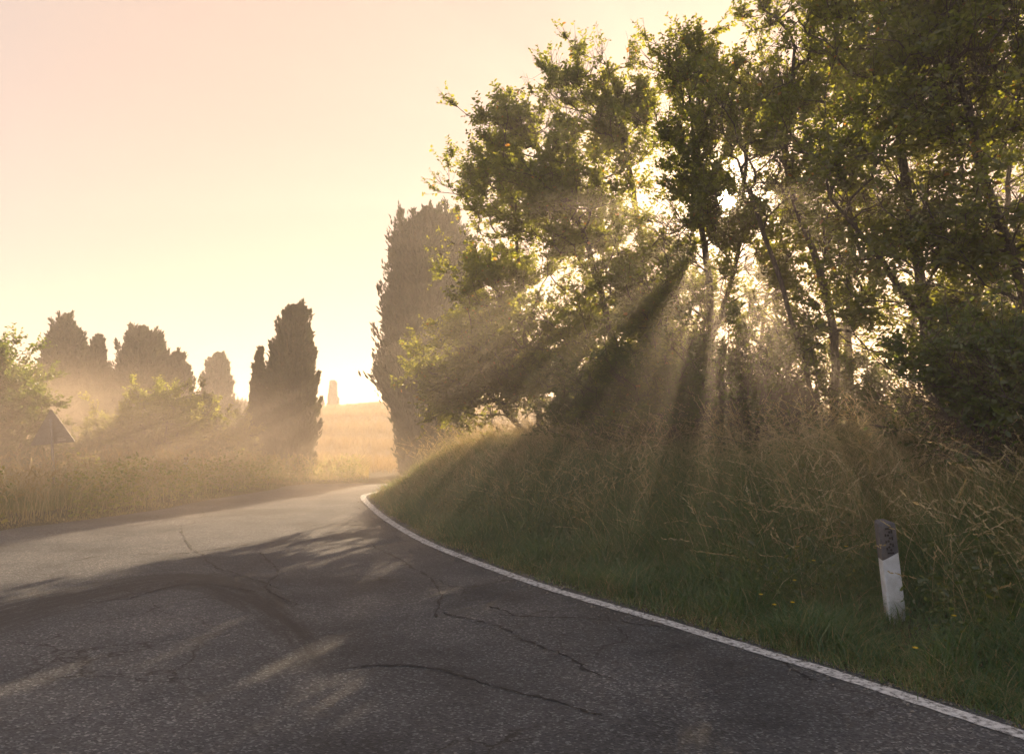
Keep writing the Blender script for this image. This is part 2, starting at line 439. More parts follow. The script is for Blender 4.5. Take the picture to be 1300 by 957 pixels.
# long sealed cracks traced as wiggly strips
cracks = [[(232, 668), (231, 682), (243, 697), (262, 714), (300, 728), (352, 748)],
          [(560, 778), (610, 790), (655, 812), (700, 832), (760, 858)],
          [(900, 801), (960, 822), (1010, 848), (1035, 862)],
          [(615, 770), (660, 782), (760, 784), (840, 796)],
          [(160, 762), (230, 742), (310, 752)],
          [(470, 690), (520, 715), (560, 745), (565, 780)],
          [(330, 700), (360, 720), (350, 745), (380, 770)],
          [(420, 850), (520, 845), (640, 872), (760, 905)],
          [(60, 720), (140, 705), (225, 703), (330, 690)]]
for c in cracks:
    P = catmull([onroad(*p) for p in c], 14)
    P = P + np.cumsum(rng.normal(0, 0.012, P.shape), axis=0) * 0.8
    strip('crack', P, 0.018, M['crack'], 0.004, road, taper=True, jitter=0.011)

# ------------------------------------------------------------------ grass
def blades(x, y, z, h, w, az, lean, rnd, nseg=3, tw=None):
    n = len(x)
    t = np.linspace(0, 1, nseg + 1)
    dirx, diry = np.cos(az), np.sin(az)
    if tw is None: tw = rng.random(n) * math.pi
    wx, wy = np.cos(tw), np.sin(tw)
    V = np.empty((n, (nseg + 1) * 2, 3), np.float32)
    for i, ti in enumerate(t):
        hor = lean * h * ti ** 2
        ver = h * (ti - 0.42 * np.minimum(lean, 1.3) * ti ** 2.2)
        cx, cy, cz = x + dirx * hor, y + diry * hor, z + ver
        ww = w * (1 - ti) ** 0.6 * 0.5 + 0.0004
        V[:, 2*i, 0] = cx - wx * ww; V[:, 2*i, 1] = cy - wy * ww; V[:, 2*i, 2] = cz
        V[:, 2*i+1, 0] = cx + wx * ww; V[:, 2*i+1, 1] = cy + wy * ww; V[:, 2*i+1, 2] = cz
    k = (nseg + 1) * 2
    base = (np.arange(n) * k)[:, None]
    Q = np.concatenate([base + np.array([2*i, 2*i+1, 2*i+3, 2*i+2]) for i in range(nseg)], 1).reshape(-1, 4)
    return V.reshape(-1, 3), Q, np.repeat(rnd, k)

def merge(parts):
    V, Q, R = [], [], []
    off = 0
    for v, q, r in parts:
        V.append(v); Q.append(q + off); R.append(r); off += len(v)
    return np.concatenate(V), np.concatenate(Q), np.concatenate(R)

def leaves(P, D, L, W, rnd, up=None, flat=0.6):
    """hex leaves folded on the midrib: P base, D direction"""
    n = len(P)
    D = norm(D)
    up = norm(rng.normal(0, 1, (n, 3)) * (1 - flat) + np.array([0, 0, 1.0]) * flat) if up is None else up
    S = norm(np.cross(D, up)); U = np.cross(S, D)
    L = L[:, None]; W = W[:, None]
    V = np.empty((n, 6, 3), np.float32)
    V[:, 0] = P
    V[:, 1] = P + D * L * 0.30 + S * W * 0.5 + U * W * 0.16
    V[:, 2] = P + D * L * 0.68 + S * W * 0.42 + U * W * 0.12
    V[:, 3] = P + D * L - U * L * 0.10
    V[:, 4] = P + D * L * 0.68 - S * W * 0.42 + U * W * 0.12
    V[:, 5] = P + D * L * 0.30 - S * W * 0.5 + U * W * 0.16
    b_ = (np.arange(n) * 6)[:, None]
    Q = np.concatenate([b_ + np.array([0, 1, 2, 3]), b_ + np.array([0, 3, 4, 5])], 1).reshape(-1, 4)
    return V.reshape(-1, 3), Q, np.repeat(rnd, 6)

def scatter_view(n, dmin, dmax, pxmin, pxmax, power=1.0):
    """random ground points in the wedge between two photo columns"""
    u = rng.random(n)
    d = (dmin ** (2 - power) + u * (dmax ** (2 - power) - dmin ** (2 - power))) ** (1 / (2 - power)) if power != 2 else dmin * (dmax / dmin) ** u
    px = pxmin + rng.random(n) * (pxmax - pxmin)
    return (px - 650) / F * d, d

def seed_stalks(x, y, z, h, az, lean, rnd, w=0.004, head=0.10):
    v1 = blades(x, y, z, h, np.full(len(x), w), az, lean, rnd, 5)
    # spikelets round the last part of the stem
    parts = [v1]
    for k in range(9):
        ti = 0.80 + 0.2 * k / 8
        hor = lean * h * ti ** 2
        ver = h * (ti - 0.42 * np.minimum(lean, 1.3) * ti ** 2.2)
        P = np.stack([x + np.cos(az) * hor, y + np.sin(az) * hor, z + ver], -1)
        D = np.stack([np.cos(az) * (0.3 + lean * 1.2), np.sin(az) * (0.3 + lean * 1.2), 1.0 - 0.7 * lean], -1) + rng.normal(0, 0.28, (len(x), 3))
        Ls = (head * (0.35 + 0.25 * rng.random(len(x))))
        parts.append(leaves(P, D, Ls, Ls * 0.22, rnd, flat=0.0))
    return merge(parts)

WIND = math.radians(20)
# --- right bank
parts = []
x, y = scatter_view(620000, 3.4, 25, 380, 1420, 1.35)
z, sr, sl = ground_z(x, y)
keep = (sr > 0.08) & (sr < 8.0)
# clumpy acceptance
cl = N1(x, y, 0.23) * 0.6 + N2(x, y, 0.9) * 0.6
keep &= rng.random(len(x)) < np.clip(cl * 1.5 - 0.12, 0.1, 1) * sstep(0.0, 0.3, sr - 0.12 * N3(x, y, 0.4))
x, y, z, sr = x[keep], y[keep], z[keep], sr[keep]
n = len(x)
d = np.hypot(x, y)
tall = sstep(0.5, 2.4, sr)
h = (0.10 + 0.26 * rng.random(n)) * (1 - tall) * (0.35 + 1.3 * N2(x, y, 0.35)) + tall * (0.22 + 0.45 * rng.random(n)) * (0.55 + 0.8 * N1(x, y, 1.1))
h += 0.10 * sstep(0.2, 0.8, sr)
dry = np.clip(sstep(1.0, 3.0, sr + (N2(x, y, 0.8) - 0.5) * 2.2) * 0.5 + 0.08 + 0.25 * sstep(1000, 1250, 650 + 1000 * x / y) * sstep(.8, 2.5, sr) + 0.35 * sstep(13, 16, y), 0, 0.95)  # real dryness up the bank, plus sunlit gold painted into the far end
rn = np.clip(dry * (0.45 + 0.75 * rng.random(n)) + rng.normal(0, 0.10, n) + (rng.random(n) < 0.10) * 0.5 + 0.25 * (N1(x, y, 0.35) - 0.5), 0, 1)
h *= 1 - 0.55 * np.exp(-(((x - 2.80) / 0.30) ** 2 + ((y - 5.85) / 0.45) ** 2))
az = WIND + math.pi * (rng.random(n) < 0.4) + rng.normal(0, 1.1, n)
parts.append(blades(x, y, z - 0.02, h, 0.0058 * (0.6 + 0.9 * rng.random(n)) * np.clip(d / 6, 1, 2.6), az, 0.25 + 0.85 * rng.random(n), rn))
# --- low ragged fringe hanging over the asphalt edge
x, y = scatter_view(420000, 3.2, 20, 430, 1420, 1.3)
sr = sdist(R_edge, x, y)
keep = (sr > 0.0) & (sr < 0.55) & (rng.random(len(x)) < 0.35 + 0.9 * N3(x, y, 0.3))
x, y, sr = x[keep], y[keep], sr[keep]
z = ground_z(x, y)[0]; n = len(x)
h = (0.05 + 0.15 * rng.random(n)) * (0.4 + 1.1 * N1(x, y, 0.25)) * (0.5 + 0.9 * np.minimum(sr / 0.3, 1))
parts.append(blades(x, y, z - 0.015, h, 0.005 * (0.6 + 0.8 * rng.random(n)) * np.clip(np.hypot(x, y) / 6, 1, 2.2), rng.random(n) * 6.28, 0.4 + 1.0 * rng.random(n),
                    np.clip(0.12 + 0.7 * rng.random(n) ** 2.2 + 0.3 * (N2(x, y, 0.5) - 0.5), 0, 1), 2))
# --- long bent straw on the bank
x, y = scatter_view(32000, 4.0, 24, 400, 1400, 0.8)
z, sr, sl = ground_z(x, y)
keep = (sr > 0.9) & (sr < 7.5) & (rng.random(len(x)) < 0.35 + 0.5 * sstep(1.4, 3, sr)) & (N3(x, y, 0.7) > 0.30)
x, y, z, sr = x[keep], y[keep], z[keep], sr[keep]
n = len(x); d = np.hypot(x, y)
parts.append(seed_stalks(x, y, z, 0.55 + 0.6 * rng.random(n), WIND + rng.normal(0, 1.3, n) + math.pi * (rng.random(n) < 0.5), 0.25 + 0.8 * rng.random(n) ** 1.3,
                         0.70 + 0.3 * rng.random(n), w=0.0042, head=0.085))
V, Q, R = merge(parts)
o = link_mesh('grass', mesh_np('grass', V, Q, attrs={'rnd': R}), M['grass'])
tag(o, 'tall dry and green grass covering the bank right of the road', kind='stuff')
print('bank grass quads', len(Q))

# loose grit swept to the road edge
ii = rng.integers(0, len(d_), 2600)
off = np.abs(rng.normal(0, 0.22, len(ii))) - 0.12
Td = np.gradient(d_, axis=0); Td = Td / np.linalg.norm(Td, axis=1, keepdims=True)
gxy = d_[ii] - np.stack([Td[ii, 1], -Td[ii, 0]], -1) * off[:, None] + rng.normal(0, 0.02, (len(ii), 2))
r0 = 0.004 + 0.011 * rng.random(len(ii)) ** 2.5
gz_ = np.maximum(road_z(gxy[:, 0], gxy[:, 1]), ground_z(gxy[:, 0], gxy[:, 1])[0]) + 0.004
octa = np.array([(1, 0, 0), (0, 1, 0), (-1, 0, 0), (0, -1, 0), (0, 0, .7), (0, 0, -.5)], float)
ft = np.array([(0, 1, 4), (1, 2, 4), (2, 3, 4), (3, 0, 4), (1, 0, 5), (2, 1, 5), (3, 2, 5), (0, 3, 5)])
gv = np.column_stack([gxy, gz_])[:, None] + octa[None] * r0[:, None, None] * (0.6 + 0.8 * rng.random((len(ii), 6, 1)))
gt = (np.arange(len(ii)) * 6)[:, None, None] + ft[None]
o = link_mesh('gravel', mesh_np('gravel', gv.reshape(-1, 3), None, gt.reshape(-1, 3)), simple_mat('grit', (0.26, 0.24, 0.21), 0.9, 0.5, 40))
tag(o, 'loose grit scattered along the painted road edge', kind='stuff')

# --- broad leaved weeds on the bank
x, y = scatter_view(95000, 4.0, 22, 450, 1400, 1.3)
z, sr, sl = ground_z(x, y)
keep = (sr > 0.5) & (sr < 8) & (N2(x, y, 0.55) > 0.52)
x, y, z = x[keep], y[keep], z[keep]; n = len(x)
P = np.stack([x, y, z + rng.random(n) ** 1.4 * 0.5], -1)
az = rng.random(n) * 2 * math.pi
D = np.stack([np.cos(az), np.sin(az), rng.normal(0.1, 0.4, n)], -1)
Lf = 0.025 + 0.035 * rng.random(n)
V, Q, R = leaves(P, D, Lf, Lf * 0.55, np.clip(rng.random(n) * 0.9, 0, 1), flat=0.5)
o = link_mesh('weeds', mesh_np('weeds', V, Q, attrs={'rnd': R}), M['shrubleaf'])
tag(o, 'low broad leaved weeds scattered through the bank grass', kind='stuff')

# --- left verge grass
parts = []
x, y = scatter_view(230000, 11, 36, -140, 470, 1.3)
z, sr, sl = ground_z(x, y)
keep = (sl > 0.05) & (sl < 13)
keep &= rng.random(len(x)) < np.clip(N1(x, y, 0.5) * 1.6 - 0.1, 0.15, 1)
x, y, z, sl = x[keep], y[keep], z[keep], sl[keep]; n = len(x); d = np.hypot(x, y)
h = (0.15 + 0.36 * rng.random(n)) * (0.22 + 0.78 * sstep(0.1, 2.2, sl)) * (0.35 + 1.3 * N2(x, y, 1.1) * N1(x, y, 3.0) * 1.6) * (0.6 + 0.9 * N3(x, y, 0.45) ** 1.5)
rn = np.clip(0.40 + 0.55 * (N3(x, y, 1.6) - 0.3) + rng.normal(0, 0.16, n), 0, 1)
parts.append(blades(x, y, z - 0.02, h, 0.011 * (0.7 + 0.6 * rng.random(n)) * np.clip(d / 18, 0.7, 2), rng.random(n) * 6.28, 0.15 + 0.6 * rng.random(n), rn, 2))
x, y = scatter_view(5500, 11, 32, -100, 460, 1.2)
z, sr, sl = ground_z(x, y)
keep = (sl > 0.3) & (sl < 9)
x, y, z = x[keep], y[keep], z[keep]; n = len(x)
parts.append(seed_stalks(x, y, z, 0.45 + 0.5 * rng.random(n), rng.random(n) * 6.28, 0.1 + 0.5 * rng.random(n), 0.72 + 0.28 * rng.random(n), w=0.008, head=0.13))
V, Q, R = merge(parts)
o = link_mesh('verge_grass', mesh_np('verge_grass', V, Q, attrs={'rnd': R}), M['grass'])
tag(o, 'dry straw coloured grass on the far left verge of the road', kind='stuff')

x, y = scatter_view(70000, 12, 32, -120, 460, 1.3)
z, sr, sl = ground_z(x, y)
keep = (sl > 0.4) & (sl < 9) & (N2(x, y, 0.9) > 0.50)
x, y, z = x[keep], y[keep], z[keep]; n = len(x)
P = np.stack([x, y, z + rng.random(n) ** 1.2 * (0.25 + 0.7 * N1(x, y, 0.8))], -1)
az = rng.random(n) * 2 * math.pi
D = np.stack([np.cos(az), np.sin(az), rng.normal(0.2, 0.4, n)], -1)
Lf = 0.05 + 0.05 * rng.random(n)
V, Q, R = leaves(P, D, Lf, Lf * 0.5, rng.random(n), flat=0.4)
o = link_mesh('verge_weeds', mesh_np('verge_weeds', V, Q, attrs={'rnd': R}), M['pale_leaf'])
tag(o, 'pale leafy weeds growing through the far verge grass', kind='stuff')

# --- golden field
x, y = scatter_view(210000, 31, 99, -150, 1450, 1.0)
z, sr, sl = ground_z(x, y)
keep = ((sr > 1.2) | (sl > 1.0)) & ~((sr > 0) & (y < 36) & (x < 8) & (x > -2) & False)
u = (x * 0.25 + y * 0.97)
band = 0.5 + 0.5 * np.sin(u * 0.55 + 1.5 * N1(x, y, 14) * 3)
keep &= rng.random(len(x)) < 0.55 + 0.45 * band
x, y, z, band = x[keep], y[keep], z[keep], band[keep]; n = len(x)
h = (0.30 + 0.3 * rng.random(n)) * (0.55 + 0.6 * band)
V, Q, R = blades(x, y, z - 0.02, h, 0.028 * (y / 45), rng.random(n) * 6.28, 0.1 + 0.5 * rng.random(n),
                 np.clip(0.25 + 0.5 * band + rng.normal(0, 0.2, n), 0, 1), 2)
o = link_mesh('wheat', mesh_np('wheat', V, Q, attrs={'rnd': R}), M['wheat'])
tag(o, 'ripe golden crop covering the rising field behind the bend', kind='stuff')

# ------------------------------------------------------------------ trees
def tubes(P0, P1, R0, R1, k=5):
    D = norm(P1 - P0)
    ref = np.where(np.abs(D[:, 2:3]) > 0.9, np.array([[1.0, 0, 0]]), np.array([[0, 0, 1.0]]))
    A = norm(np.cross(D, ref)); B = np.cross(D, A)
    n = len(P0)
    V = np.empty((n, 2 * k, 3), np.float32)
    for j in range(k):
        a = 2 * math.pi * j / k
        off = A * math.cos(a) + B * math.sin(a)
        V[:, j] = P0 + off * R0[:, None] - D * R0[:, None] * 0.25
        V[:, k + j] = P1 + off * R1[:, None] + D * R1[:, None] * 0.25
    b_ = (np.arange(n) * 2 * k)[:, None]
    Q = np.concatenate([b_ + np.array([j, (j + 1) % k, k + (j + 1) % k, k + j]) for j in range(k)], 1).reshape(-1, 4)
    return V.reshape(-1, 3), Q, np.zeros(n * 2 * k)

def grow_tree(name, label, cat, group, stems, env, seed, n_targets=320, twigs=6, nleaf=13, leaf=0.06, tipr=0.0065,
              twig_len=0.45, leafmat='leaf', step=0.28, flat=0.45, clump_r=0.40, wells=False):
    """stems: list of polylines in world space (first point = root). env: list of (centre, radii, weight)."""
    r_ = np.random.default_rng(seed)
    root = np.array(stems[0][0], float)
    pos, par = [], []
    for st in stems:
        pts = catmull([tuple(p) for p in st], 6)
        seg = np.linalg.norm(np.diff(pts, axis=0), axis=1); t_ = np.concatenate([[0], np.cumsum(seg)])
        m_ = max(3, int(t_[-1] / 0.22))
        tt_ = np.linspace(0, t_[-1], m_)
        pts = np.stack([np.interp(tt_, t_, pts[:, i]) for i in range(3)], -1)
        pts[1:] += np.cumsum(r_.normal(0, 0.012, (m_ - 1, 3)), axis=0)
        prev = -1
        for p in pts:
            pos.append(p); par.append(prev); prev = len(pos) - 1
    w = np.array([e[2] for e in env], float); w /= w.sum()
    T = []
    per = 6
    for i in range(max(1, n_targets // per)):
        e = env[r_.choice(len(env), p=w)]
        v_ = r_.normal(0, 1, 3); v_ /= np.linalg.norm(v_)
        rr = r_.random() ** 0.42
        cc_ = np.array(e[0]) + np.array(e[1]) * v_ * rr
        dd_ = norm(v_ + np.array([0, 0, 0.5]) + r_.normal(0, .4, 3))
        for k in range(per):
            T.append(cc_ + dd_ * np.clip(r_.normal(0, clump_r), -1.5 * clump_r, 1.5 * clump_r) + r_.normal(0, clump_r * 0.4, 3))
    T = np.array(T)
    gzz = ground_z(T[:, 0], T[:, 1])[0]
    T = T[T[:, 2] > gzz + 0.25]
    S = np.array(pos)
    order = np.argsort(np.min(np.linalg.norm(T[:, None] - S[None], axis=2), axis=1))
    tips = []
    posA = np.zeros((60000, 3)); posA[:len(pos)] = S; cnt = len(pos)
    depth = np.zeros(60000); 
    for i in range(cnt):
        depth[i] = 0 if par[i] < 0 else depth[par[i]] + np.linalg.norm(posA[i] - posA[par[i]])
    for ti in order:
        t_ = T[ti]
        dv = t_ - posA[:cnt]
        dist = np.linalg.norm(dv, axis=1)
        cost = dist + 0.22 * depth[:cnt] + np.where(dv[:, 2] < 0.1 * dist, 0.35 * dist + 0.1, 0)
        j = int(cost.argmin())
        p0 = posA[j]
        L_ = dist[j]
        m_ = max(2, int(L_ / step) + 1)
        pj = par[j]
        d0 = norm(p0 - posA[pj]) if pj >= 0 else np.array([0, 0, 1.0])
        ctrl = p0 + (d0 * 0.5 + (t_ - p0) / (L_ + 1e-6) * 0.5 + np.array([0, 0, 0.15])) * L_ * 0.5
        prev = j
        for k in range(1, m_ + 1):
            u_ = k / m_
            q = p0 * (1 - u_) ** 2 + 2 * ctrl * u_ * (1 - u_) + t_ * u_ ** 2 + r_.normal(0, 0.018, 3)
            posA[cnt] = q; par.append(prev); depth[cnt] = depth[prev] + L_ / m_
            prev = cnt; cnt += 1
        tips.append(prev)
    posA = posA[:cnt]; par = np.array(par)
    area = np.zeros(cnt)
    haschild = np.zeros(cnt, bool); haschild[par[par >= 0]] = True
    area[~haschild] = tipr ** 2.25
    order2 = np.argsort(-np.arange(cnt))
    for i in order2:
        if par[i] >= 0: area[par[i]] += area[i]
    rad = area ** (1 / 2.25)
    i = np.nonzero(par >= 0)[0]
    thick = rad[i] > 0.03
    parts = []
    for sel, k in ((i[thick], 8), (i[~thick], 5)):
        if len(sel):
            parts.append(tubes(posA[par[sel]], posA[sel], np.minimum(rad[par[sel]], rad[sel] * 1.25 + 0.004), rad[sel], k))
    # twigs
    cand = np.nonzero((rad < 0.017) & (par >= 0))[0]
    src = np.concatenate([np.repeat(np.array(tips), twigs), r_.choice(cand, min(len(cand), int(len(tips) * twigs * 0.6)))])
    nt = len(src)
    bd = norm(posA[src] - posA[par[src]])
    centre = np.average(np.array([e[0] for e in env]), axis=0, weights=w)
    outw = norm(posA[src] - centre)
    D = norm(bd * 0.65 + outw * 0.45 + r_.normal(0, 0.42, (nt, 3)) + np.array([0, 0, 0.15]))
    tl = twig_len * (0.45 + 0.9 * r_.random(nt))
    P0 = posA[src]; P1 = P0 + D * tl[:, None] * 0.55
    D2 = norm(D + r_.normal(0, 0.22, (nt, 3)) + np.array([0, 0, 0.1]))
    P2 = P1 + D2 * tl[:, None] * 0.45
    parts.append(tubes(P0, P1, np.full(nt, 0.0038), np.full(nt, 0.0028), 3))
    parts.append(tubes(P1, P2, np.full(nt, 0.0028), np.full(nt, 0.0016), 3))
    V, Q, R = merge(parts)
    e = empty(name, tuple(root)); tag(e, label, cat, group)
    tr = link_mesh('trunk', mesh_np('trunk', V - root, Q, smooth=True), M['bark'], e)
    # leaves along twigs
    lp, ld = [], []
    side0 = norm(np.cross(D, np.array([0, 0, 1.0]) + r_.normal(0, 0.4, (nt, 3))))
    for k in range(nleaf):
        u_ = 0.12 + 0.88 * (k + r_.random(nt) * 0.6) / nleaf
        uu = u_[:, None]
        P = np.where(uu < 0.55, P0 + (P1 - P0) * (uu / 0.55), P1 + (P2 - P1) * ((uu - 0.55) / 0.45))
        sgn = 1 if k % 2 else -1
        ld.append(D * 0.5 + side0 * sgn * 0.9 + r_.normal(0, 0.38, (nt, 3)) + np.array([0, 0, -0.10]))
        lp.append(P)
    LP = np.concatenate(lp); LD = np.concatenate(ld)
    keep = r_.random(len(LP)) < 0.9
    rel = LP - np.array([0, 0, CAM_H]); sd_ = ray(922, 255); sd_ = sd_ / np.linalg.norm(sd_)
    off_ = np.linalg.norm(rel - (rel @ sd_)[:, None] * sd_, axis=1)      # the gap the sun shines through
    keep &= (off_ > 0.12 + 0.10 * r_.random(len(LP)))
    # light wells: openings that run through the canopy along the light
    e1_ = norm(np.cross(sd_, np.array([0, 0, 1.0]))); e2_ = np.cross(e1_, sd_)
    qa, qb = rel @ e1_, rel @ e2_
    well = 0.56 * N3(qa + 31, qb + 7, 0.36) + 0.44 * N2(qa + 11, qb - 5, 0.16)
    if wells: keep &= (well < np.interp(LP[:, 2], [1.0, 2.6, 4.2], [0.51, 0.53, 0.595 if root[0] < 4.5 else 0.58])) | (r_.random(len(LP)) < 0.05)
    LP, LD = LP[keep], LD[keep]
    m_ = len(LP)
    Ls = leaf * (0.6 + 0.7 * r_.random(m_))
    clump = N1(LP[:, 0] + LP[:, 2] * 0.7, LP[:, 1] - LP[:, 2], 0.6)
    rn = np.clip(0.15 + 0.45 * clump + 0.3 * r_.random(m_) + (r_.random(m_) < 0.012) * 0.6, 0, 1)
    V, Q, R = leaves(LP - root, LD, Ls, Ls * (0.5 + 0.15 * r_.random(m_)), rn, flat=flat)
    link_mesh('crown', mesh_np('crown', V, Q, attrs={'rnd': R}), M[leafmat], e)
    return e, cnt, m_

def gz1(x, y):
    return float(ground_z(np.array([x]), np.array([y]))[0][0])

def E(px, py, d, rx, ry, rz, w=1.0):
    """crown lobe centred at a photo direction and distance; radii in metres"""
    return (tuple(at(px, py, d)), (rx, ry, rz), w)

tot = 0
GT = 'field trees in a row on the bank'
def roottree(px, d, tops, env, seed, label, **kw):
    """tops: list of stems; each a list of (px, py, d)"""
    x0 = xat(px, d); z0 = gz1(x0, d) - 0.08
    stems = []
    for k, st in enumerate(tops):
        stems.append([(x0 + 0.05 * k, d, z0)] + [tuple(at(*p)) for p in st])
    return grow_tree('deciduous_tree', label, 'tree', GT, stems, env, seed, **kw)

T_ = []
T_.append(dict(px=690, d=17.6, tops=[[(680, 500, 17.6), (660, 400, 17.5), (655, 270, 17.4)], [(720, 480, 17.8), (735, 380, 18.0)], [(640, 520, 17.2), (590, 470, 17.0)]],
    env=[E(660, 300, 17.4, 1.5, 1.4, 1.6, 1.2), E(590, 475, 17.0, 0.95, 1.2, 0.75, 1.3), E(650, 480, 17.1, 1.1, 1.1, .45, .6), E(620, 390, 17.3, 0.9, 1.2, 1.1, 0.9), E(625, 215, 17.3, .6, .8, 1.0, .5), E(740, 430, 17.8, 1.6, 1.5, 1.6, 1.1), E(660, 430, 17.4, 1.3, 1.2, 1.2, 1.0), E(730, 495, 17.4, 1.3, 1.2, .5, .5), E(570, 500, 17.0, .7, 1.0, .45, .45)],
    label='leftmost tree of the bank row, low branches reaching left over pale grass', n_targets=560))
T_.append(dict(px=800, d=15.4, tops=[[(795, 500, 15.4), (770, 400, 15.3), (735, 290, 15.2), (700, 210, 15.1)], [(810, 480, 15.5), (820, 350, 15.6), (800, 200, 15.6), (775, 110, 15.6)]],
    env=[E(700, 250, 15.1, 1.25, 1.3, 1.15, 1), E(650, 165, 15.0, .55, .8, .6, .35), E(775, 150, 15.6, .75, .9, 1.1, .7), E(725, 110, 15.5, .3, .5, .45, .16), E(800, 320, 15.5, 1.5, 1.4, 1.6, 1.4), E(770, 470, 15.2, 1.7, 1.4, 1.1, 1.2), E(820, 550, 14.8, 1.4, 1.0, .5, .6)],
    label='tree left of the sun glow with twin spiky tops against the sky', n_targets=480))
T_.append(dict(px=896, d=12.8, tops=[[(897, 520, 12.8), (899, 400, 12.8), (893, 280, 12.8), (885, 160, 12.8), (880, 70, 12.8)], [(905, 450, 13.0), (940, 330, 13.2), (960, 180, 13.3)]],
    env=[E(885, 130, 12.8, .55, .8, 1.1, .75), E(880, 260, 12.7, 0.95, 1.1, 1.0, 1.0), E(965, 120, 13.3, .75, .9, .9, .6), E(870, 390, 12.7, 1.1, 1.2, 1.2, 1.1), E(930, 260, 12.9, 0.9, .9, .8, .75), E(975, 350, 12.9, .85, .8, .6, .42), E(880, 520, 12.3, 1.35, 1.1, 1.0, 1.2), E(840, 570, 12.6, 1.2, .9, .5, .6)],
    label='slim upright dark trunked tree directly below the sun, shrubby to its foot', n_targets=440))
T_.append(dict(px=1042, d=11.0, tops=[[(1030, 500, 11), (1012, 430, 11), (980, 330, 11), (940, 210, 11)], [(1060, 470, 11.1), (1040, 340, 11.1), (1000, 200, 11.1), (1010, 60, 11.1)]],
    env=[E(960, 170, 11.0, .7, .9, .8, .7), E(990, 235, 11.1, .65, .8, .45, .55), E(1010, 110, 11.2, 0.9, 1.0, 1.1, .9), E(1010, -20, 11.2, .9, 1.0, .8, .6), E(1080, 250, 11.2, 0.9, 1.0, 1.0, .65), E(990, 480, 10.7, .9, .9, .7, .5), E(1040, 385, 11.2, .8, .8, .5, .25)],
    label='leaning pale stemmed tree whose trunks tilt up and left towards the sun', n_targets=380))
T_.append(dict(px=1076, d=12.6, tops=[[(1078, 480, 12.6), (1074, 350, 12.6), (1080, 220, 12.6), (1090, 80, 12.6)]],
    env=[E(1080, 100, 12.6, 1.3, 1.1, 1.4, 1), E(1075, 270, 12.6, 1.2, 1.1, 1.0, .6), E(1075, 440, 12.8, 0.9, .9, .6, .35), E(1150, 20, 12.6, 1.2, 1.0, 1.0, .8)],
    label='straight vertical trunk tree just right of the leaning pair', n_targets=300))
T_.append(dict(px=1212, d=9.2, tops=[[(1195, 480, 9.2), (1180, 400, 9.2), (1166, 300, 9.3), (1150, 180, 9.3), (1160, 40, 9.3)], [(1180, 460, 9.1), (1165, 400, 9.0), (1110, 320, 8.9), (1060, 260, 8.8)]],
    env=[E(1170, 110, 9.3, 1.0, 1.1, 1.0, 1.1), E(1085, 190, 8.9, .7, .8, .6, .6), E(1170, 290, 9.1, .9, .9, .55, .5), E(1130, -30, 9.2, 1.1, 1.0, .8, .7), E(1215, 410, 9.2, .8, .8, .45, .4), E(1120, 400, 9.0, .55, .6, .3, .15)],
    label='forked tree rising behind the roadside post with two touching stems at the base', n_targets=400))
T_.append(dict(px=1322, d=8.2, tops=[[(1310, 430, 8.2), (1285, 330, 8.2), (1250, 230, 8.2), (1215, 90, 8.2)], [(1330, 400, 8.3), (1325, 250, 8.4), (1310, 90, 8.4)]],
    env=[E(1240, 130, 8.2, .85, .9, .7, 1.0), E(1310, 60, 8.4, .9, .9, .9, .8), E(1280, 300, 8.2, .75, .8, .6, .7), E(1310, 440, 8.0, .7, .7, .7, .7), E(1230, -10, 8.2, .9, .9, .6, .5)],
    label='dark tree at the right frame edge with thick stems leaning left', n_targets=380))
T_.append(dict(px=1160, d=14.5, tops=[[(1155, 450, 14.5), (1165, 300, 14.5), (1180, 150, 14.5)]],
    env=[E(1180, 200, 14.5, 1.7, 1.3, 1.6, 1), E(1170, 370, 14.5, 1.3, 1.1, .7, .4), E(1250, 300, 14.0, 1.4, 1.1, 1.3, .8)],
    label='hazy farther tree seen through the gap behind the forked tree', n_targets=200))
T_.append(dict(px=1270, d=12.0, tops=[[(1275, 450, 12), (1268, 300, 12), (1280, 130, 12)]],
    env=[E(1280, 180, 12, 1.4, 1.2, 1.5, 1), E(1290, 380, 12, 1.2, 1.0, 1.1, 1.0)],
    label='farther thin stemmed tree behind the dark tree at the right edge', n_targets=210))
T_.append(dict(px=965, d=16.0, tops=[[(965, 450, 16), (985, 330, 16), (1010, 220, 16)]],
    env=[E(1000, 260, 16, 1.5, 1.2, 1.2, .8), E(940, 400, 16, 1.4, 1.2, .9, .7)],
    label='faint slender tree far behind the sunlit gap between the trunks', n_targets=130))
for i, t in enumerate(T_):
    _, a_, b_ = roottree(t['px'], t['d'], t['tops'], t['env'], 100 + i, t['label'], n_targets=int(t['n_targets'] * (1.9 if t['px'] < 900 else 1.2)), twigs=7 if t['px'] < 900 else 5, nleaf=13, leaf=0.076 if t['px'] < 820 else 0.064, wells=True)
    tot += b_
print('row leaves', tot)

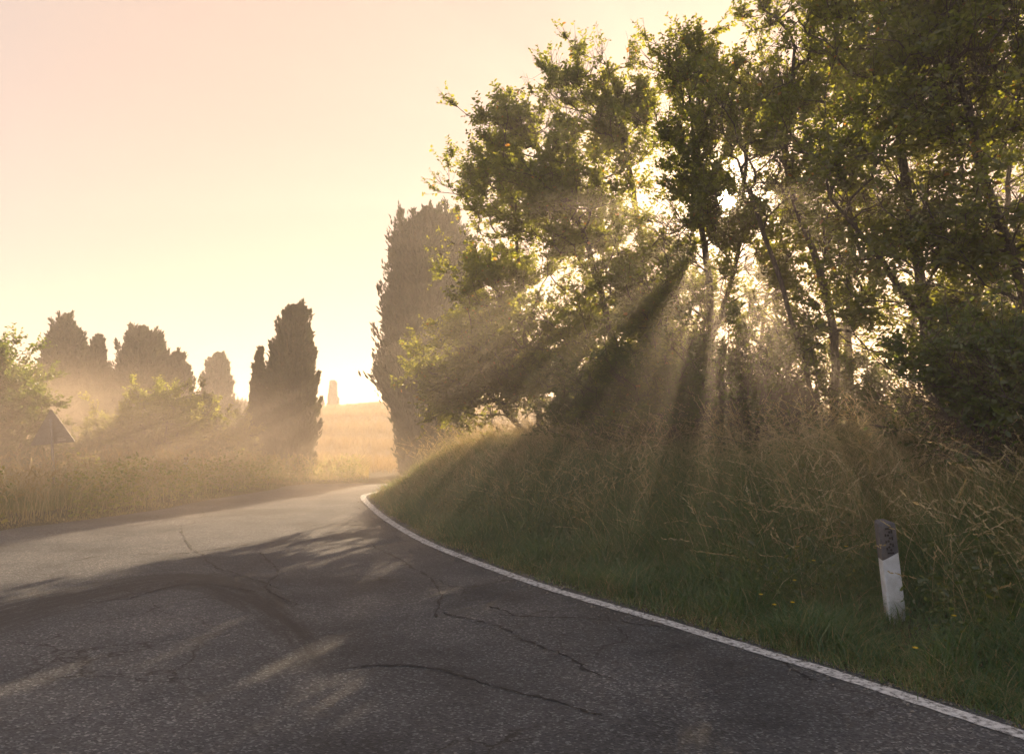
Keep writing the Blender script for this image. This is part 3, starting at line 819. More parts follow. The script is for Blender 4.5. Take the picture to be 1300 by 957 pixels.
# ------------------------------------------------------------------ shrubs under and beside
def shrub(name, label, px, d, width, height, seed, n_targets=150, leafmat='shrubleaf', leaf=0.05, group=None, depth=None, cat='shrub', **kw):
    x0 = xat(px, d); z0 = gz1(x0, d) - 0.05
    rr = np.random.default_rng(seed)
    stems = []
    for k in range(5):
        a = rr.random() * 6.28; q = 0.15 + 0.25 * rr.random()
        stems.append([(x0 + 0.03 * k, d, z0), (x0 + math.cos(a) * width * q * .4, d + math.sin(a) * width * q * .4, z0 + height * .35),
                      (x0 + math.cos(a) * width * q * .8, d + math.sin(a) * width * q * .8, z0 + height * (.6 + .15 * rr.random()))])
    env = []
    for k in range(5):
        a = rr.random() * 6.28; q = rr.random() * 0.30
        env.append(((x0 + math.cos(a) * width * q, d + math.sin(a) * (depth or width) * q, z0 + height * (0.35 + 0.33 * rr.random())),
                    (width * 0.27, (depth or width) * 0.27, height * (0.24 + 0.10 * rr.random())), 1.0))
    return grow_tree(name, label, cat, group, stems, env, seed, n_targets=n_targets, twigs=5, nleaf=11, leaf=leaf, tipr=0.005,
                     twig_len=0.28 * max(1, height / 2.2), leafmat=leafmat, step=0.2, wells=(group == 'dark shrubs under the tree row'), **kw)

GS = 'dark shrubs under the tree row'
shr = [(860, 11.3, 1.9, 1.9, 'dark green shrub at the foot of the upright tree, in deep shade', 'shrubleaf'),
       (765, 13.0, 2.0, 1.7, 'shaded shrub left of the upright tree, crossed by slanting light', 'shrubleaf'),
       (950, 10.4, 1.7, 1.5, 'low dark shrub right of the upright tree among tall grass', 'shrubleaf'),
       (1005, 11.6, 1.8, 1.6, 'bramble shrub around the feet of the leaning trunks', 'shrubleaf'),
       (1240, 8.0, 1.3, 1.3, 'shrub right of the forked trunk, backlit leaves over straw', 'shrubleaf'),
       (1290, 7.2, 1.3, 1.5, 'brown tinged shrub at the right frame edge below the dark tree', 'shrubleaf'),
       (1120, 10.8, 1.3, 1.0, 'small bush between the vertical trunk and the forked tree', 'shrubleaf'),
       (738, 15.4, 1.4, 1.2, 'rounded bush under the leftmost bank tree beside pale grass', 'shrubleaf')]
for i, (px, d, w_, h_, lb, mt) in enumerate(shr):
    shrub('shrub', lb, px, d, w_, h_, 300 + i, 330, mt, 0.055, GS)

# left side bushes
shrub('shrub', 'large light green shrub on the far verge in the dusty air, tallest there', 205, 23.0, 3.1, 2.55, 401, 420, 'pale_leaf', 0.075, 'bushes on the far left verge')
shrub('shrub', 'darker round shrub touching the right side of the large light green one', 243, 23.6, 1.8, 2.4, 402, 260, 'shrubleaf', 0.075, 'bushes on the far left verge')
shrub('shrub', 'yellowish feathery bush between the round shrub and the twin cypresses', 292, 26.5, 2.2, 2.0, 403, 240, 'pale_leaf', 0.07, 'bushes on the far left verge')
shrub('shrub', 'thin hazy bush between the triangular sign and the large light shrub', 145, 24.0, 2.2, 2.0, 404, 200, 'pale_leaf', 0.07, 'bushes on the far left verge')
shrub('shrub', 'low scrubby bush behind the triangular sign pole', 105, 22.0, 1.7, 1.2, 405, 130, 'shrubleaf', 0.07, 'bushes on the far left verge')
# broad leaved tree at left frame edge
def lefttree():
    d = 20.0
    x0 = xat(8, d); z0 = gz1(x0, d) - 0.05
    stems = [[(x0, d, z0), tuple(at(10, 560, d)), tuple(at(-5, 490, d)), tuple(at(-8, 450, d))],
             [(x0 + .05, d, z0), tuple(at(30, 560, d)), tuple(at(45, 515, d))]]
    env = [E(-6, 490, d, .85, .9, .7, 1.1), E(-30, 550, d, 1.0, 1.0, .9, 1), E(36, 522, d - .2, .62, .8, .32, .6), E(15, 588, d, .9, .9, .5, .8), E(-70, 500, d, 1.2, 1, 1.1, 1)]
    grow_tree('deciduous_tree', 'broad leaved tree at the left frame edge behind the triangular sign', 'tree', None, stems, env, 77,
              n_targets=620, twigs=7, nleaf=13, leaf=0.085, twig_len=0.45, leafmat='shrubleaf')
lefttree()

# ------------------------------------------------------------------ cypresses
def cypress(label, px, d, py_top, half_w, seed, profile=None, spires=None, n=26000, flake=0.13, lean=0.0, group='cypresses beyond the bend', px_base=None, density=1.0):
    """profile: list of (t, relative half width) from the ground up; spires: extra tips (dx rel, top t, rel width)"""
    r_ = np.random.default_rng(seed)
    x0 = xat(px, d); z0 = gz1(x0, d)
    H = zat(py_top, d) - z0
    profile = profile or [(0.0, 0.45), (0.06, 0.75), (0.3, 1.0), (0.6, 0.9), (0.8, 0.62), (0.93, 0.30), (1.0, 0.03)]
    cols_ = [(0.0, 1.0, 1.0)] + (spires or [])
    pt = np.array([p[0] for p in profile]); pw = np.array([p[1] for p in profile])
    P, Dn, RN = [], [], []
    wts = np.array([c[2] * c[1] for c in cols_]); wts /= wts.sum()
    coreV, coreQ = [], []
    off = 0
    for ci, (dx, tt_, rw) in enumerate(cols_):
        m_ = int(n * wts[ci]); Hc = H * tt_
        u_ = r_.random(m_) ** 0.9
        a = r_.random(m_) * 2 * math.pi
        wr = np.interp(u_, pt, pw) * half_w * rw
        # lumpy outline: vertical plumes
        k1 = N1(a * 2.2 + ci * 7 + seed, u_ * Hc * 0.55, 1.0); k2 = N2(a * 5 + seed, u_ * Hc * 1.6 + 3 * ci, 1.0)
        wr = wr * (0.60 + 0.34 * k1 + 0.22 * k2)
        rr = 0.72 + 0.33 * r_.random(m_)
        tip = r_.random(m_) < 0.06
        rr = np.where(tip, rr + 0.10 + 0.12 * r_.random(m_), rr)
        cx = x0 + dx * half_w + lean * u_ * Hc + np.cos(a) * wr * rr
        cy = d + np.sin(a) * wr * rr
        cz = z0 + 0.02 + u_ * Hc
        P.append(np.stack([cx, cy, cz], -1))
        Dn.append(np.stack([np.cos(a) * 0.55, np.sin(a) * 0.55, np.ones(m_)], -1) + r_.normal(0, 0.25, (m_, 3)))
        RN.append(np.clip(0.05 + 0.8 * k2 + r_.normal(0, 0.15, m_), 0, 1))
        # upright plumes give the ragged outline
        npl = int(26 + Hc * half_w * 16); per_ = int(m_ * 0.9 / npl)
        uj = r_.random(npl) ** 0.85 * (1 - half_w * 0.4 / Hc); uj[:9] = 1 - half_w * (0.25 + 0.9 * r_.random(9)) / Hc; aj = r_.random(npl) * 2 * math.pi
        wj = np.interp(uj, pt, pw) * half_w * rw
        Lj = half_w * (0.35 + 0.65 * r_.random(npl) ** 1.5) * (0.5 + 0.5 * np.interp(uj, pt, pw))
        ou = 0.16 + 0.28 * r_.random(npl)
        s_ = r_.random((npl, per_))
        rad_ = (Lj * 0.24)[:, None] * (1 - s_) ** 0.8 + 0.02
        jit = r_.normal(0, 1, (npl, per_, 3)); jit /= np.linalg.norm(jit, axis=2, keepdims=True)
        rb = wj * (0.62 + 0.32 * r_.random(npl))
        bx = (x0 + dx * half_w + lean * uj * Hc + np.cos(aj) * rb)[:, None] + (np.cos(aj) * ou * Lj)[:, None] * s_ + jit[..., 0] * rad_
        by = (d + np.sin(aj) * rb)[:, None] + (np.sin(aj) * ou * Lj)[:, None] * s_ + jit[..., 1] * rad_
        bz = (z0 + uj * Hc)[:, None] + Lj[:, None] * s_ * 1.0 + jit[..., 2] * rad_ * 0.6
        P.append(np.stack([bx.ravel(), by.ravel(), bz.ravel()], -1))
        Dn.append(np.stack([np.repeat(np.cos(aj) * .4, per_), np.repeat(np.sin(aj) * .4, per_), np.ones(npl * per_)], -1) + r_.normal(0, 0.3, (npl * per_, 3)))
        RN.append(np.clip(np.repeat(r_.random(npl) * .6 + .1, per_) + r_.normal(0, 0.12, npl * per_), 0, 1))
        # inner foliage mass, toned darkest to paint shaded gaps; keeps the middle opaque
        nu, na = 28, 18
        U, A_ = np.meshgrid(np.linspace(0, 0.97, nu), np.linspace(0, 2 * math.pi, na, endpoint=False), indexing='ij')
        k1 = N1(A_ * 2.2 + ci * 7 + seed, U * Hc * 0.55, 1.0); k2 = N2(A_ * 5 + seed, U * Hc * 1.6 + 3 * ci, 1.0)
        w2 = np.interp(U, pt, pw) * half_w * rw * (0.62 + 0.42 * k1 + 0.30 * k2) * 0.70
        V_ = np.stack([x0 + dx * half_w + lean * U * Hc + np.cos(A_) * w2, d + np.sin(A_) * w2, z0 + 0.02 + U * Hc], -1).reshape(-1, 3)
        I = np.arange(nu * na).reshape(nu, na)
        Q_ = np.stack([I[:-1], np.roll(I[:-1], -1, 1), np.roll(I[1:], -1, 1), I[1:]], -1).reshape(-1, 4)
        coreV.append(V_); coreQ.append(Q_ + off); off += len(V_)
    P = np.concatenate(P); Dn = np.concatenate(Dn); RN = np.concatenate(RN)
    root = np.array([x0, d, z0])
    m_ = len(P)
    Ls = flake * 1.25 * (0.5 + 1.0 * r_.random(m_))
    a = leaves(P - root, Dn, Ls, Ls * 0.30, RN, flat=0.0)
    cv = np.concatenate(coreV) - root; cq = np.concatenate(coreQ)
    V, Q, R = merge([a, (cv, cq, np.full(len(cv), 0.0))]) if density >= 1 else a  # core takes the darkest tone: shade between the plumes put into colour
    e = empty('cypress_tree', tuple(root)); tag(e, label, 'cypress', group)
    link_mesh('crown', mesh_np('crown', V, Q, attrs={'rnd': R}), M['cypress'], e)
    zz = np.linspace(-0.2, H * 0.8, 9)
    Pn = np.stack([lean * np.maximum(zz, 0), zz * 0, zz], -1)
    rd = np.linspace(0.16, 0.03, 9) * max(0.5, half_w)
    tv, tq, tr_ = tubes(Pn[:-1], Pn[1:], rd[:-1], rd[1:], 8)
    link_mesh('trunk', mesh_np('trunk', tv, tq, smooth=True), M['bark'], e)
    return e

cypress('huge dark cypress beside the bend, ragged and widest low down, behind the bank trees', 541, 31.0, 270, 2.05, 11,
        profile=[(0, .10), (.12, .16), (.2, .42), (.27, .85), (.37, 1.0), (.48, .80), (.65, .70), (.8, .60), (.90, .42), (.96, .20), (1, .03)],
        spires=[(-.42, .945, .28), (-.28, .91, .36), (.30, .975, .34), (.52, .93, .30)], n=70000, flake=0.17)
cypress('tall dense cypress standing where the road disappears, right one of a pair', 371, 28.0, 392, 0.88, 12,
        profile=[(0, .75), (.08, .92), (.3, 1.05), (.6, .92), (.8, .68), (.91, .40), (1, .03)], spires=[(.25, .975, .50), (-.25, .985, .42)], n=34000, flake=0.12)
cypress('thin see through cypress with a long bare tip, left one of the pair', 329, 28.6, 444, 0.42, 13,
        profile=[(0, .8), (.1, 1), (.4, .9), (.65, .6), (.8, .35), (.92, .12), (1, .04)], spires=[(-.35, .80, .5)], n=9000, flake=0.11, density=0.5)
cypress('cypress on the field edge with a drooping lower side on its right', 275, 48.0, 452, 0.95, 14,
        profile=[(0, 1.0), (.15, 1.0), (.45, .92), (.7, .74), (.88, .42), (1, .03)], spires=[(.9, .50, .7), (1.6, .32, .6), (.35, .95, .4)], n=20000, flake=0.18)
cypress('broad cypress with a double top, left one of the merged hazy clump', 178, 36.0, 419, 1.38, 15,
        profile=[(0, .9), (.2, 1.0), (.5, .92), (.75, .66), (.9, .38), (1, .03)], spires=[(.38, .955, .5), (-.22, .96, .45)], n=30000, flake=0.15)
cypress('shorter shaggy cypress leaning out at the right of the hazy clump', 222, 36.6, 452, 0.85, 16,
        profile=[(0, 1.0), (.3, 1.0), (.6, .8), (.85, .42), (1, .03)], spires=[(.55, .90, .4), (.2, .99, .45)], n=20000, flake=0.15)
cypress('narrow pointed cypress between the two broad hazy ones', 122, 34.0, 429, 0.60, 17,
        profile=[(0, .9), (.3, 1.0), (.6, .78), (.8, .5), (.93, .22), (1, .02)], n=15000, flake=0.13)
cypress('many tipped cypress above the sign, farthest left of the cypresses', 80, 34.5, 403, 1.05, 18,
        profile=[(0, .9), (.3, 1.0), (.6, .9), (.8, .56), (.93, .22), (1, .02)], spires=[(-.48, .90, .45), (.48, .91, .45), (-.12, .97, .32)], n=28000, flake=0.14)
cypress('tiny far cypress alone on the crest of the golden field', 423, 90.0, 486, 0.52, 19,
        profile=[(0, 1.1), (.1, 1.0), (.35, .72), (.7, .55), (.9, .4), (1, .1)], n=7000, flake=0.22)
for i, (px, w_, pt_, lb) in enumerate([(404, 0.5, 513, 'low far tree clump just left of the tiny crest cypress'), (314, 1.3, 514, 'far rounded tree on the skyline left of the thin cypress')]):
    cypress(lb, px, 88.0, pt_, w_, 30 + i, profile=[(0, .8), (.3, 1.1), (.7, .9), (1, .2)], n=4000, flake=0.25, group='distant trees on the field crest')

# ------------------------------------------------------------------ roadside post
import bmesh
def bm_obj(name, bm, mat, parent=None, smooth=False):
    me = bpy.data.meshes.new(name); bmesh.ops.recalc_face_normals(bm, faces=bm.faces); bm.to_mesh(me); bm.free()
    if smooth:
        for p in me.polygons: p.use_smooth = True
    return link_mesh(name, me, mat, parent)

def prism(bm, outline, y0, y1, top_cut=None):
    a = [bm.verts.new((x_, y0, z_)) for x_, z_ in outline]
    b_ = [bm.verts.new((x_, y1, z_)) for x_, z_ in outline]
    bm.faces.new(a[::-1]); bm.faces.new(b_)
    n_ = len(outline)
    for i in range(n_): bm.faces.new((a[i], a[(i + 1) % n_], b_[(i + 1) % n_], b_[i]))

def box(bm, x0, x1, y0, y1, z0, z1):
    prism(bm, [(x0, z0), (x1, z0), (x1, z1), (x0, z1)], y0, y1)

def section(w, dpt, n=5):
    """rounded trapezoid cross section of the hollow post: flat front (towards -y), tapering to the back"""
    pts = []
    for cx_, cy_, a0 in ((w/2 - .012, -dpt/2 + .012, -90), (w/2 * .62 - .01, dpt/2 - .01, 0), (-w/2 * .62 + .01, dpt/2 - .01, 90), (-w/2 + .012, -dpt/2 + .012, 180)):
        for k in range(n):
            a = math.radians(a0 + 90 * k / (n - 1)); pts.append((cx_ + .012 * math.cos(a), cy_ + .012 * math.sin(a)))
    return pts

pd = 6.15
ppx = 1121
pxw = xat(ppx, pd); pz = gz1(pxw, pd)
post = empty('roadside_post', (pxw, pd, pz - 0.03))
tag(post, 'white roadside marker post with slanted dark cap standing in the near bank grass', 'marker post')
W0, D0 = 0.140, 0.10
top_h = zat(661, pd) - pz + 0.03
cutL, cutR = top_h - 0.285, top_h - 0.235     # slanted border between cap and body
def loft(secs, cap_top=True, cap_bot=True):
    bm = bmesh.new(); rings = []
    for pts in secs: rings.append([bm.verts.new(p) for p in pts])
    n_ = len(rings[0])
    for r0, r1 in zip(rings[:-1], rings[1:]):
        for i in range(n_): bm.faces.new((r0[i], r0[(i+1) % n_], r1[(i+1) % n_], r1[i]))
    if cap_top: bm.faces.new(rings[-1])
    if cap_bot: bm.faces.new(rings[0][::-1])
    return bm
S = section(W0, D0)
cut = lambda x_: cutL + (cutR - cutL) * (x_ + W0 / 2) / W0
bm_obj('body', loft([[(x_ * 1.06, y_ * 1.06, -0.25) for x_, y_ in S], [(x_, y_, cut(x_) - 0.0015) for x_, y_ in S]]), M['post_white'], post)
capS = [(x_ * 1.025, y_ * 1.025) for x_, y_ in S]
dome = [[(x_, y_, cut(x_) + 0.0015) for x_, y_ in capS], [(x_, y_, top_h - 0.03) for x_, y_ in capS],
        [(x_ * .93, y_ * .93, top_h - 0.008 + 0.02 * y_ / D0) for x_, y_ in capS], [(x_ * .72, y_ * .72, top_h + 0.02 * y_ / D0) for x_, y_ in capS]]
cap = bm_obj('cap', loft(dome), M['post_dark'], post)
bm = bmesh.new()
fy0, fy1 = -D0 * 1.025 / 2 - 0.004, -D0 * 1.025 / 2 + 0.002
zc = top_h - 0.135
box(bm, -0.026, 0.026, fy0, fy1, zc + 0.075, zc + 0.089)
box(bm, -0.026, 0.026, fy0, fy1, zc - 0.105, zc - 0.094)
for k in range(7):
    zz = zc + 0.055 - k * 0.022
    sx = -0.008 if k % 2 else 0.006
    c_ = [(sx + .009 * math.cos(a * math.pi / 4), zz + .009 * math.sin(a * math.pi / 4)) for a in range(8)]
    prism(bm, c_, fy0, fy1)
for k in range(3):
    box(bm, 0.020, 0.031, fy0, fy1, zc + 0.045 - k * 0.05, zc + 0.070 - k * 0.05)
    box(bm, -0.034, -0.023, fy0, fy1, zc + 0.025 - k * 0.05, zc + 0.045 - k * 0.05)
bm_obj('reflector', bm, M['black'], cap)
post.rotation_euler = (math.radians(-1.5), math.radians(-3.4), math.radians(10))

# ------------------------------------------------------------------ triangular sign seen from behind
sd = 17.5
sx = xat(78, sd); sz = gz1(sx, sd)
sign = empty('road_sign', (sx, sd, sz)); tag(sign, 'triangular road sign on a thin leaning pole seen from its dull grey back', 'road sign')
zb = zat(563, sd) - sz; zt = zat(520, sd) - sz
side = 0.90
bm = bmesh.new()
tri = [(-side/2, zb), (side/2, zb), (0, zb + side * 0.866)]
# rounded corners
out_ = []
cen = (0, zb + side * 0.289)
for i, (ax, az_) in enumerate(tri):
    pv, nx_ = tri[i - 1], tri[(i + 1) % 3]
    for f_, q_ in ((0.06, pv), (0.02, pv), (0.02, nx_), (0.06, nx_)):
        vx, vz = q_[0] - ax, q_[1] - az_
        s_ = 0.02 if f_ == 0.02 else 0.0
        out_.append((ax + vx * f_ + (cen[0] - ax) * s_, az_ + vz * f_ + (cen[1] - az_) * s_))
prism(bm, out_, -0.012, 0.0)
panel = bm_obj('sign_panel', bm, M['galv'], sign)
rim_o = [(x_, z_) for x_, z_ in out_]
bm = bmesh.new(); n_ = len(rim_o)
inn = [(cen[0] + (x_ - cen[0]) * .945, cen[1] + (z_ - cen[1]) * .945) for x_, z_ in rim_o]
ro = [[bm.verts.new((x_, yy, z_)) for x_, z_ in pts_] for yy, pts_ in ((-0.026, rim_o), (-0.026, inn), (-0.0125, inn), (-0.0125, rim_o))]
for k in range(4):
    for i in range(n_): bm.faces.new((ro[k][i], ro[k][(i + 1) % n_], ro[(k + 1) % 4][(i + 1) % n_], ro[(k + 1) % 4][i]))
bm_obj('rim', bm, M['galv'], panel)
bm = bmesh.new()
box(bm, -0.20, 0.20, -0.030, -0.0125, zb + 0.14, zb + 0.17)
bm_obj('bracket', bm, M['galv'], sign)
bm = bmesh.new()
box(bm, -0.11, 0.11, -0.030, -0.0125, zb + 0.42, zb + 0.45)
bm_obj('bracket', bm, M['galv'], sign)
bm = bmesh.new(); box(bm, 0.10, 0.26, -0.0145, -0.0122, zb + 0.05, zb + 0.085); box(bm, 0.10, 0.22, -0.0145, -0.0122, zb + 0.10, zb + 0.12)
bm_obj('sticker', bm, M['galv_light'], sign)
bm = bmesh.new()
bmesh.ops.create_cone(bm, cap_ends=True, segments=14, radius1=0.030, radius2=0.030, depth=zb + 0.55 + 0.3)
bmesh.ops.translate(bm, verts=bm.verts, vec=(0, -0.062, (zb + 0.55 - 0.3) / 2))
bm_obj('pole', bm, M['galv'], sign, True)
sign.rotation_euler = (0, math.radians(-5.5), math.radians(16))

# small white marker on the far verge
mx_, my_ = xat(241, 20.6), 20.6
mz = gz1(mx_, my_)
sp_ = empty('roadside_post', (mx_, my_, mz)); tag(sp_, 'tiny white marker post in the dusty grass of the far verge', 'marker post')
bm_obj('body', loft([[(x_ * .8, y_ * .8, -0.1) for x_, y_ in S], [(x_ * .8, y_ * .8, 0.50) for x_, y_ in S]]), M['post_white'], sp_)
bm_obj('cap', loft([[(x_ * .84, y_ * .84, 0.502) for x_, y_ in S], [(x_ * .8, y_ * .8, 0.56) for x_, y_ in S]]), M['post_dark'], sp_)

# ------------------------------------------------------------------ small flowers (one by one)
def flower(name, label, px, py, d_guess, mat, group, r=0.018, petals=9, tall=0.0):
    # walk down the ray until it stands h above the bank
    best = None
    for d in np.linspace(3.8, 13, 120):
        p = at(px, py, d); g = gz1(p[0], d)
        if p[2] - g < d_guess:
            best = (p, g); break
    if best is None: return
    p, g = best
    e = empty(name, (p[0], p[1], g)); tag(e, label, 'flower', group)
    H = p[2] - g
    a = blades(np.zeros(1), np.zeros(1), np.full(1, -0.02), np.full(1, H + 0.04), np.full(1, 0.005), np.array([rng.random() * 6.28]), np.array([0.02]), np.array([0.5]), 3)
    link_mesh('stem', mesh_np('stem', a[0], a[1], attrs={'rnd': a[2]}), M['stalk'], e)
    ang = np.arange(petals) * 2 * math.pi / petals
    P = np.tile(np.array([[0, 0, H]]), (petals, 1)).astype(float)
    D = np.stack([np.cos(ang), np.sin(ang) - 0.3, np.full(petals, 0.5)], -1)
    Lp = np.full(petals, r)
    v_, q_, r_ = leaves(P, D, Lp, Lp * 0.55, np.full(petals, 0.5), flat=1.0)
    link_mesh('petals', mesh_np('petals', v_, q_, attrs={'rnd': r_}), mat, e)
fl = [(1012, 694, 'yellow flower highest in the grass, left of the post cap'), (1074, 694, 'yellow flower close to the left of the dark post cap'),
      (1033, 712, 'yellow flower below the pair left of the post cap'), (1009, 737, 'yellow flower halfway down the bank left of the white post'),
      (966, 755, 'yellow flower farthest left above the green grass tuft'), (983, 768, 'pale yellow flower low in the green tuft, left of the pair'),
      (1006, 765, 'pale yellow flower in the green tuft, right of its neighbour'), (1211, 782, 'yellow flower right of the post foot'),
      (1162, 823, 'bright yellow flower lowest on the bank, right below the post')]
for px, py, lb in fl:
    flower('yellow_flower', lb, px, py, 0.32, M['yellow'], 'small yellow flowers near the white post', r=0.020)

# ------------------------------------------------------------------ light, sky, air
SUN_AZ = math.atan2(922 - 650, F * cp + 0) ; 
rs_ = ray(922, 255); rs_ = rs_ / np.linalg.norm(rs_)
elev = math.asin(rs_[2]); azm = math.atan2(rs_[0], rs_[1])
print('sun elev', math.degrees(elev), 'az', math.degrees(azm))
sl_ = bpy.data.lights.new('sun', 'SUN'); so = bpy.data.objects.new('sun', sl_); col.objects.link(so)
sl_.energy = 5.0; sl_.angle = math.radians(0.6); sl_.color = (1.0, 0.74, 0.47)
so.rotation_euler = Vector(tuple(-rs_)).to_track_quat('-Z', 'Y').to_euler()
so.location = (0, 0, 30)

w = bpy.data.worlds.new('World'); scn.world = w; w.use_nodes = True
ns, lk = w.node_tree.nodes, w.node_tree.links
ns.clear()
wo = ns.new('ShaderNodeOutputWorld'); bg = ns.new('ShaderNodeBackground')
sky = nd(ns, 'ShaderNodeTexSky', sky_type='NISHITA', sun_disc=False, sun_elevation=elev, sun_rotation=azm,
         air_density=1.0, dust_density=1.6, ozone_density=1.0)
tint = nd(ns, 'ShaderNodeMix', data_type='RGBA', blend_type='MULTIPLY', inp={0: 1.0}); tint.inputs[7].default_value = (0.20, 0.155, 0.135, 1)
lk.new(sky.outputs[0], tint.inputs[6])
# the sun itself with its aureole, a function of world direction only
tc = ns.new('ShaderNodeTexCoord')
dt = nd(ns, 'ShaderNodeVectorMath', operation='DOT_PRODUCT'); dt.inputs[1].default_value = tuple(rs_)
nv = nd(ns, 'ShaderNodeVectorMath', operation='NORMALIZE'); lk.new(tc.outputs['Generated'], nv.inputs[0]); lk.new(nv.outputs[0], dt.inputs[0])
disc = nd(ns, 'ShaderNodeMapRange', inp={1: math.cos(math.radians(0.85)), 2: math.cos(math.radians(0.6)), 3: 0.0, 4: 2600.0}); lk.new(dt.outputs['Value'], disc.inputs[0])
pw_ = nd(ns, 'ShaderNodeMath', operation='POWER', inp={1: 900.0}); lk.new(dt.outputs['Value'], pw_.inputs[0])
pm = nd(ns, 'ShaderNodeMath', operation='MULTIPLY', inp={1: 40.0}); lk.new(pw_.outputs[0], pm.inputs[0])
sm = nd(ns, 'ShaderNodeMath', operation='ADD'); lk.new(disc.outputs[0], sm.inputs[0]); lk.new(pm.outputs[0], sm.inputs[1])
sc_ = nd(ns, 'ShaderNodeMix', data_type='RGBA', blend_type='MULTIPLY', inp={0: 1.0}); sc_.inputs[7].default_value = (1.0, 0.78, 0.52, 1)
lk.new(sm.outputs[0], sc_.inputs[6])
ad = nd(ns, 'ShaderNodeMix', data_type='RGBA', blend_type='ADD', inp={0: 1.0}); veil = nd(ns, 'ShaderNodeMix', data_type='RGBA', blend_type='ADD', inp={0: 1.0}); vf = nd(ns, 'ShaderNodeMapRange', interpolation_type='SMOOTHSTEP', inp={1: 0.15, 2: 0.88, 3: 0.0, 4: 1.0}); lk.new(dt.outputs['Value'], vf.inputs[0])
vc = nd(ns, 'ShaderNodeMix', data_type='RGBA'); vc.inputs[6].default_value = (2.5, 2.65, 3.15, 1); vc.inputs[7].default_value = (3.75, 2.66, 2.02, 1)
lk.new(vf.outputs[0], vc.inputs[0]); lk.new(vc.outputs[2], veil.inputs[7]); lk.new(tint.outputs[2], veil.inputs[6]); lk.new(veil.outputs[2], ad.inputs[6]); lk.new(sc_.outputs[2], ad.inputs[7])
lk.new(ad.outputs[2], bg.inputs['Color']); bg.inputs['Strength'].default_value = 0.05
lk.new(bg.outputs[0], wo.inputs['Surface'])

def vol_mat(name, density, color, aniso):
    m, ns, lk = new_mat(name)
    out = ns.new('ShaderNodeOutputMaterial')
    v = nd(ns, 'ShaderNodeVolumePrincipled', inp={'Color': (*color, 1), 'Density': density, 'Anisotropy': aniso})
    lk.new(v.outputs[0], out.inputs['Volume'])
    return m, ns, lk, v
HZ, HZ_G = 0.0042, 0.38
hm = vol_mat('haze_air', HZ, (0.97, 0.88, 0.80), HZ_G)[0]
bm = bmesh.new()
box(bm, -620, 620, -310, 720, -13.5, 12.5)
hz = bm_obj('haze', bm, hm); tag(hz, 'warm morning haze filling the air', kind='stuff')

# dust lying over the bend
dm, ns, lk, v = vol_mat('dust_air', 0.05, (0.97, 0.82, 0.66), 0.45)
tc = ns.new('ShaderNodeTexCoord')
ln = nd(ns, 'ShaderNodeVectorMath', operation='LENGTH'); lk.new(tc.outputs['Object'], ln.inputs[0])
mr = nd(ns, 'ShaderNodeMapRange', interpolation_type='SMOOTHSTEP', inp={1: 0.15, 2: 0.98, 3: 1.0, 4: 0.0}); lk.new(ln.outputs['Value'], mr.inputs[0])
ge = ns.new('ShaderNodeNewGeometry')
nz = nd(ns, 'ShaderNodeTexNoise', inp={'Scale': 0.30, 'Detail': 3.0}); lk.new(ge.outputs['Position'], nz.inputs['Vector'])
nr = nd(ns, 'ShaderNodeMapRange', inp={1: 0.35, 2: 0.65, 3: 0.25, 4: 1.5}); lk.new(nz.outputs['Fac'], nr.inputs[0])
mu = nd(ns, 'ShaderNodeMath', operation='MULTIPLY'); lk.new(mr.outputs[0], mu.inputs[0]); lk.new(nr.outputs[0], mu.inputs[1])
mu2 = nd(ns, 'ShaderNodeMath', operation='MULTIPLY', inp={1: 0.12}); lk.new(mu.outputs[0], mu2.inputs[0]); lk.new(mu2.outputs[0], v.inputs['Density'])
bm = bmesh.new(); bmesh.ops.create_uvsphere(bm, u_segments=24, v_segments=14, radius=1.0)
du = bm_obj('dust', bm, dm); du.location = (-11.5, 20.0, 0.0); du.scale = (10.5, 12.5, 4.0)
tag(du, 'pale dust cloud drifting low over the bend of the road', kind='stuff')

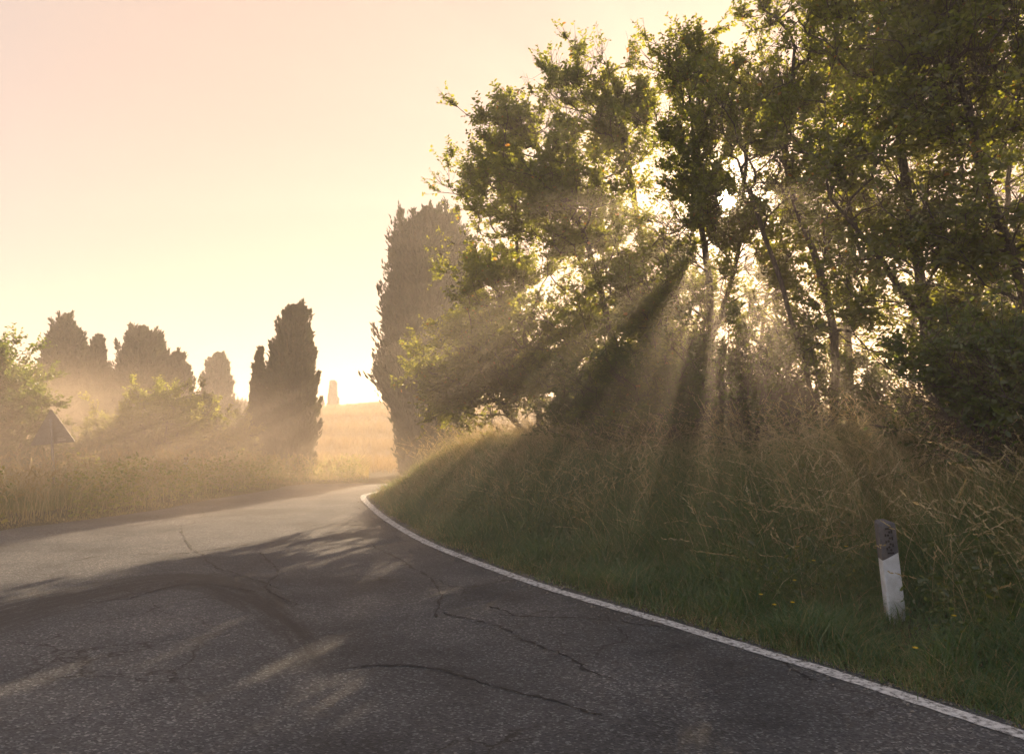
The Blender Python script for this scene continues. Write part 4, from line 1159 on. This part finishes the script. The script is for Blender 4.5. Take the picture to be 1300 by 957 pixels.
dm2, ns, lk, v2 = vol_mat('bank_dust_air', 0.03, (0.97, 0.86, 0.74), 0.6)
tc = ns.new('ShaderNodeTexCoord')
ln = nd(ns, 'ShaderNodeVectorMath', operation='LENGTH'); lk.new(tc.outputs['Object'], ln.inputs[0])
mr = nd(ns, 'ShaderNodeMapRange', interpolation_type='SMOOTHSTEP', inp={1: 0.25, 2: 1.0, 3: 1.0, 4: 0.0}); lk.new(ln.outputs['Value'], mr.inputs[0])
mu = nd(ns, 'ShaderNodeMath', operation='MULTIPLY', inp={1: 0.029}); lk.new(mr.outputs[0], mu.inputs[0]); lk.new(mu.outputs[0], v2.inputs['Density'])
vb = nd(ns, 'ShaderNodeVolumePrincipled', inp={'Color': (0.98, 0.85, 0.68, 1), 'Density': 0.0015, 'Anisotropy': 0.88})
av = ns.new('ShaderNodeAddShader'); lk.new(v2.outputs[0], av.inputs[0]); lk.new(vb.outputs[0], av.inputs[1]); lk.new(av.outputs[0], [n_ for n_ in ns if n_.bl_idname == 'ShaderNodeOutputMaterial'][0].inputs['Volume'])
bm = bmesh.new(); bmesh.ops.create_icosphere(bm, subdivisions=4, radius=1.0)
du2 = bm_obj('dust', bm, dm2); du2.location = (2.0, 10.8, 0.5); du2.scale = (7.2, 7.4, 3.9)
tag(du2, 'thin dust lit in slanting shafts between the tree row and the road', kind='stuff')

# ------------------------------------------------------------------ render settings
scn.view_settings.view_transform = 'Standard'
scn.view_settings.look = 'None'
scn.view_settings.exposure = 1.95
scn.view_settings.gamma = 1
cy = scn.cycles
cy.max_bounces = 7; cy.diffuse_bounces = 3; cy.glossy_bounces = 2; cy.transmission_bounces = 4; cy.volume_bounces = 2; cy.transparent_max_bounces = 8
cy.use_denoising = True
try: cy.denoiser = 'OPENIMAGEDENOISE'
except Exception: pass
cy.sample_clamp_indirect = 6.0
cy.sample_clamp_direct = 0.0
cy.caustics_reflective = False; cy.caustics_refractive = False
cy.volume_step_rate = 2.0
cy.volume_max_steps = 128
cy.use_adaptive_sampling = True
cy.adaptive_threshold = 0.02
scn.render.use_persistent_data = False
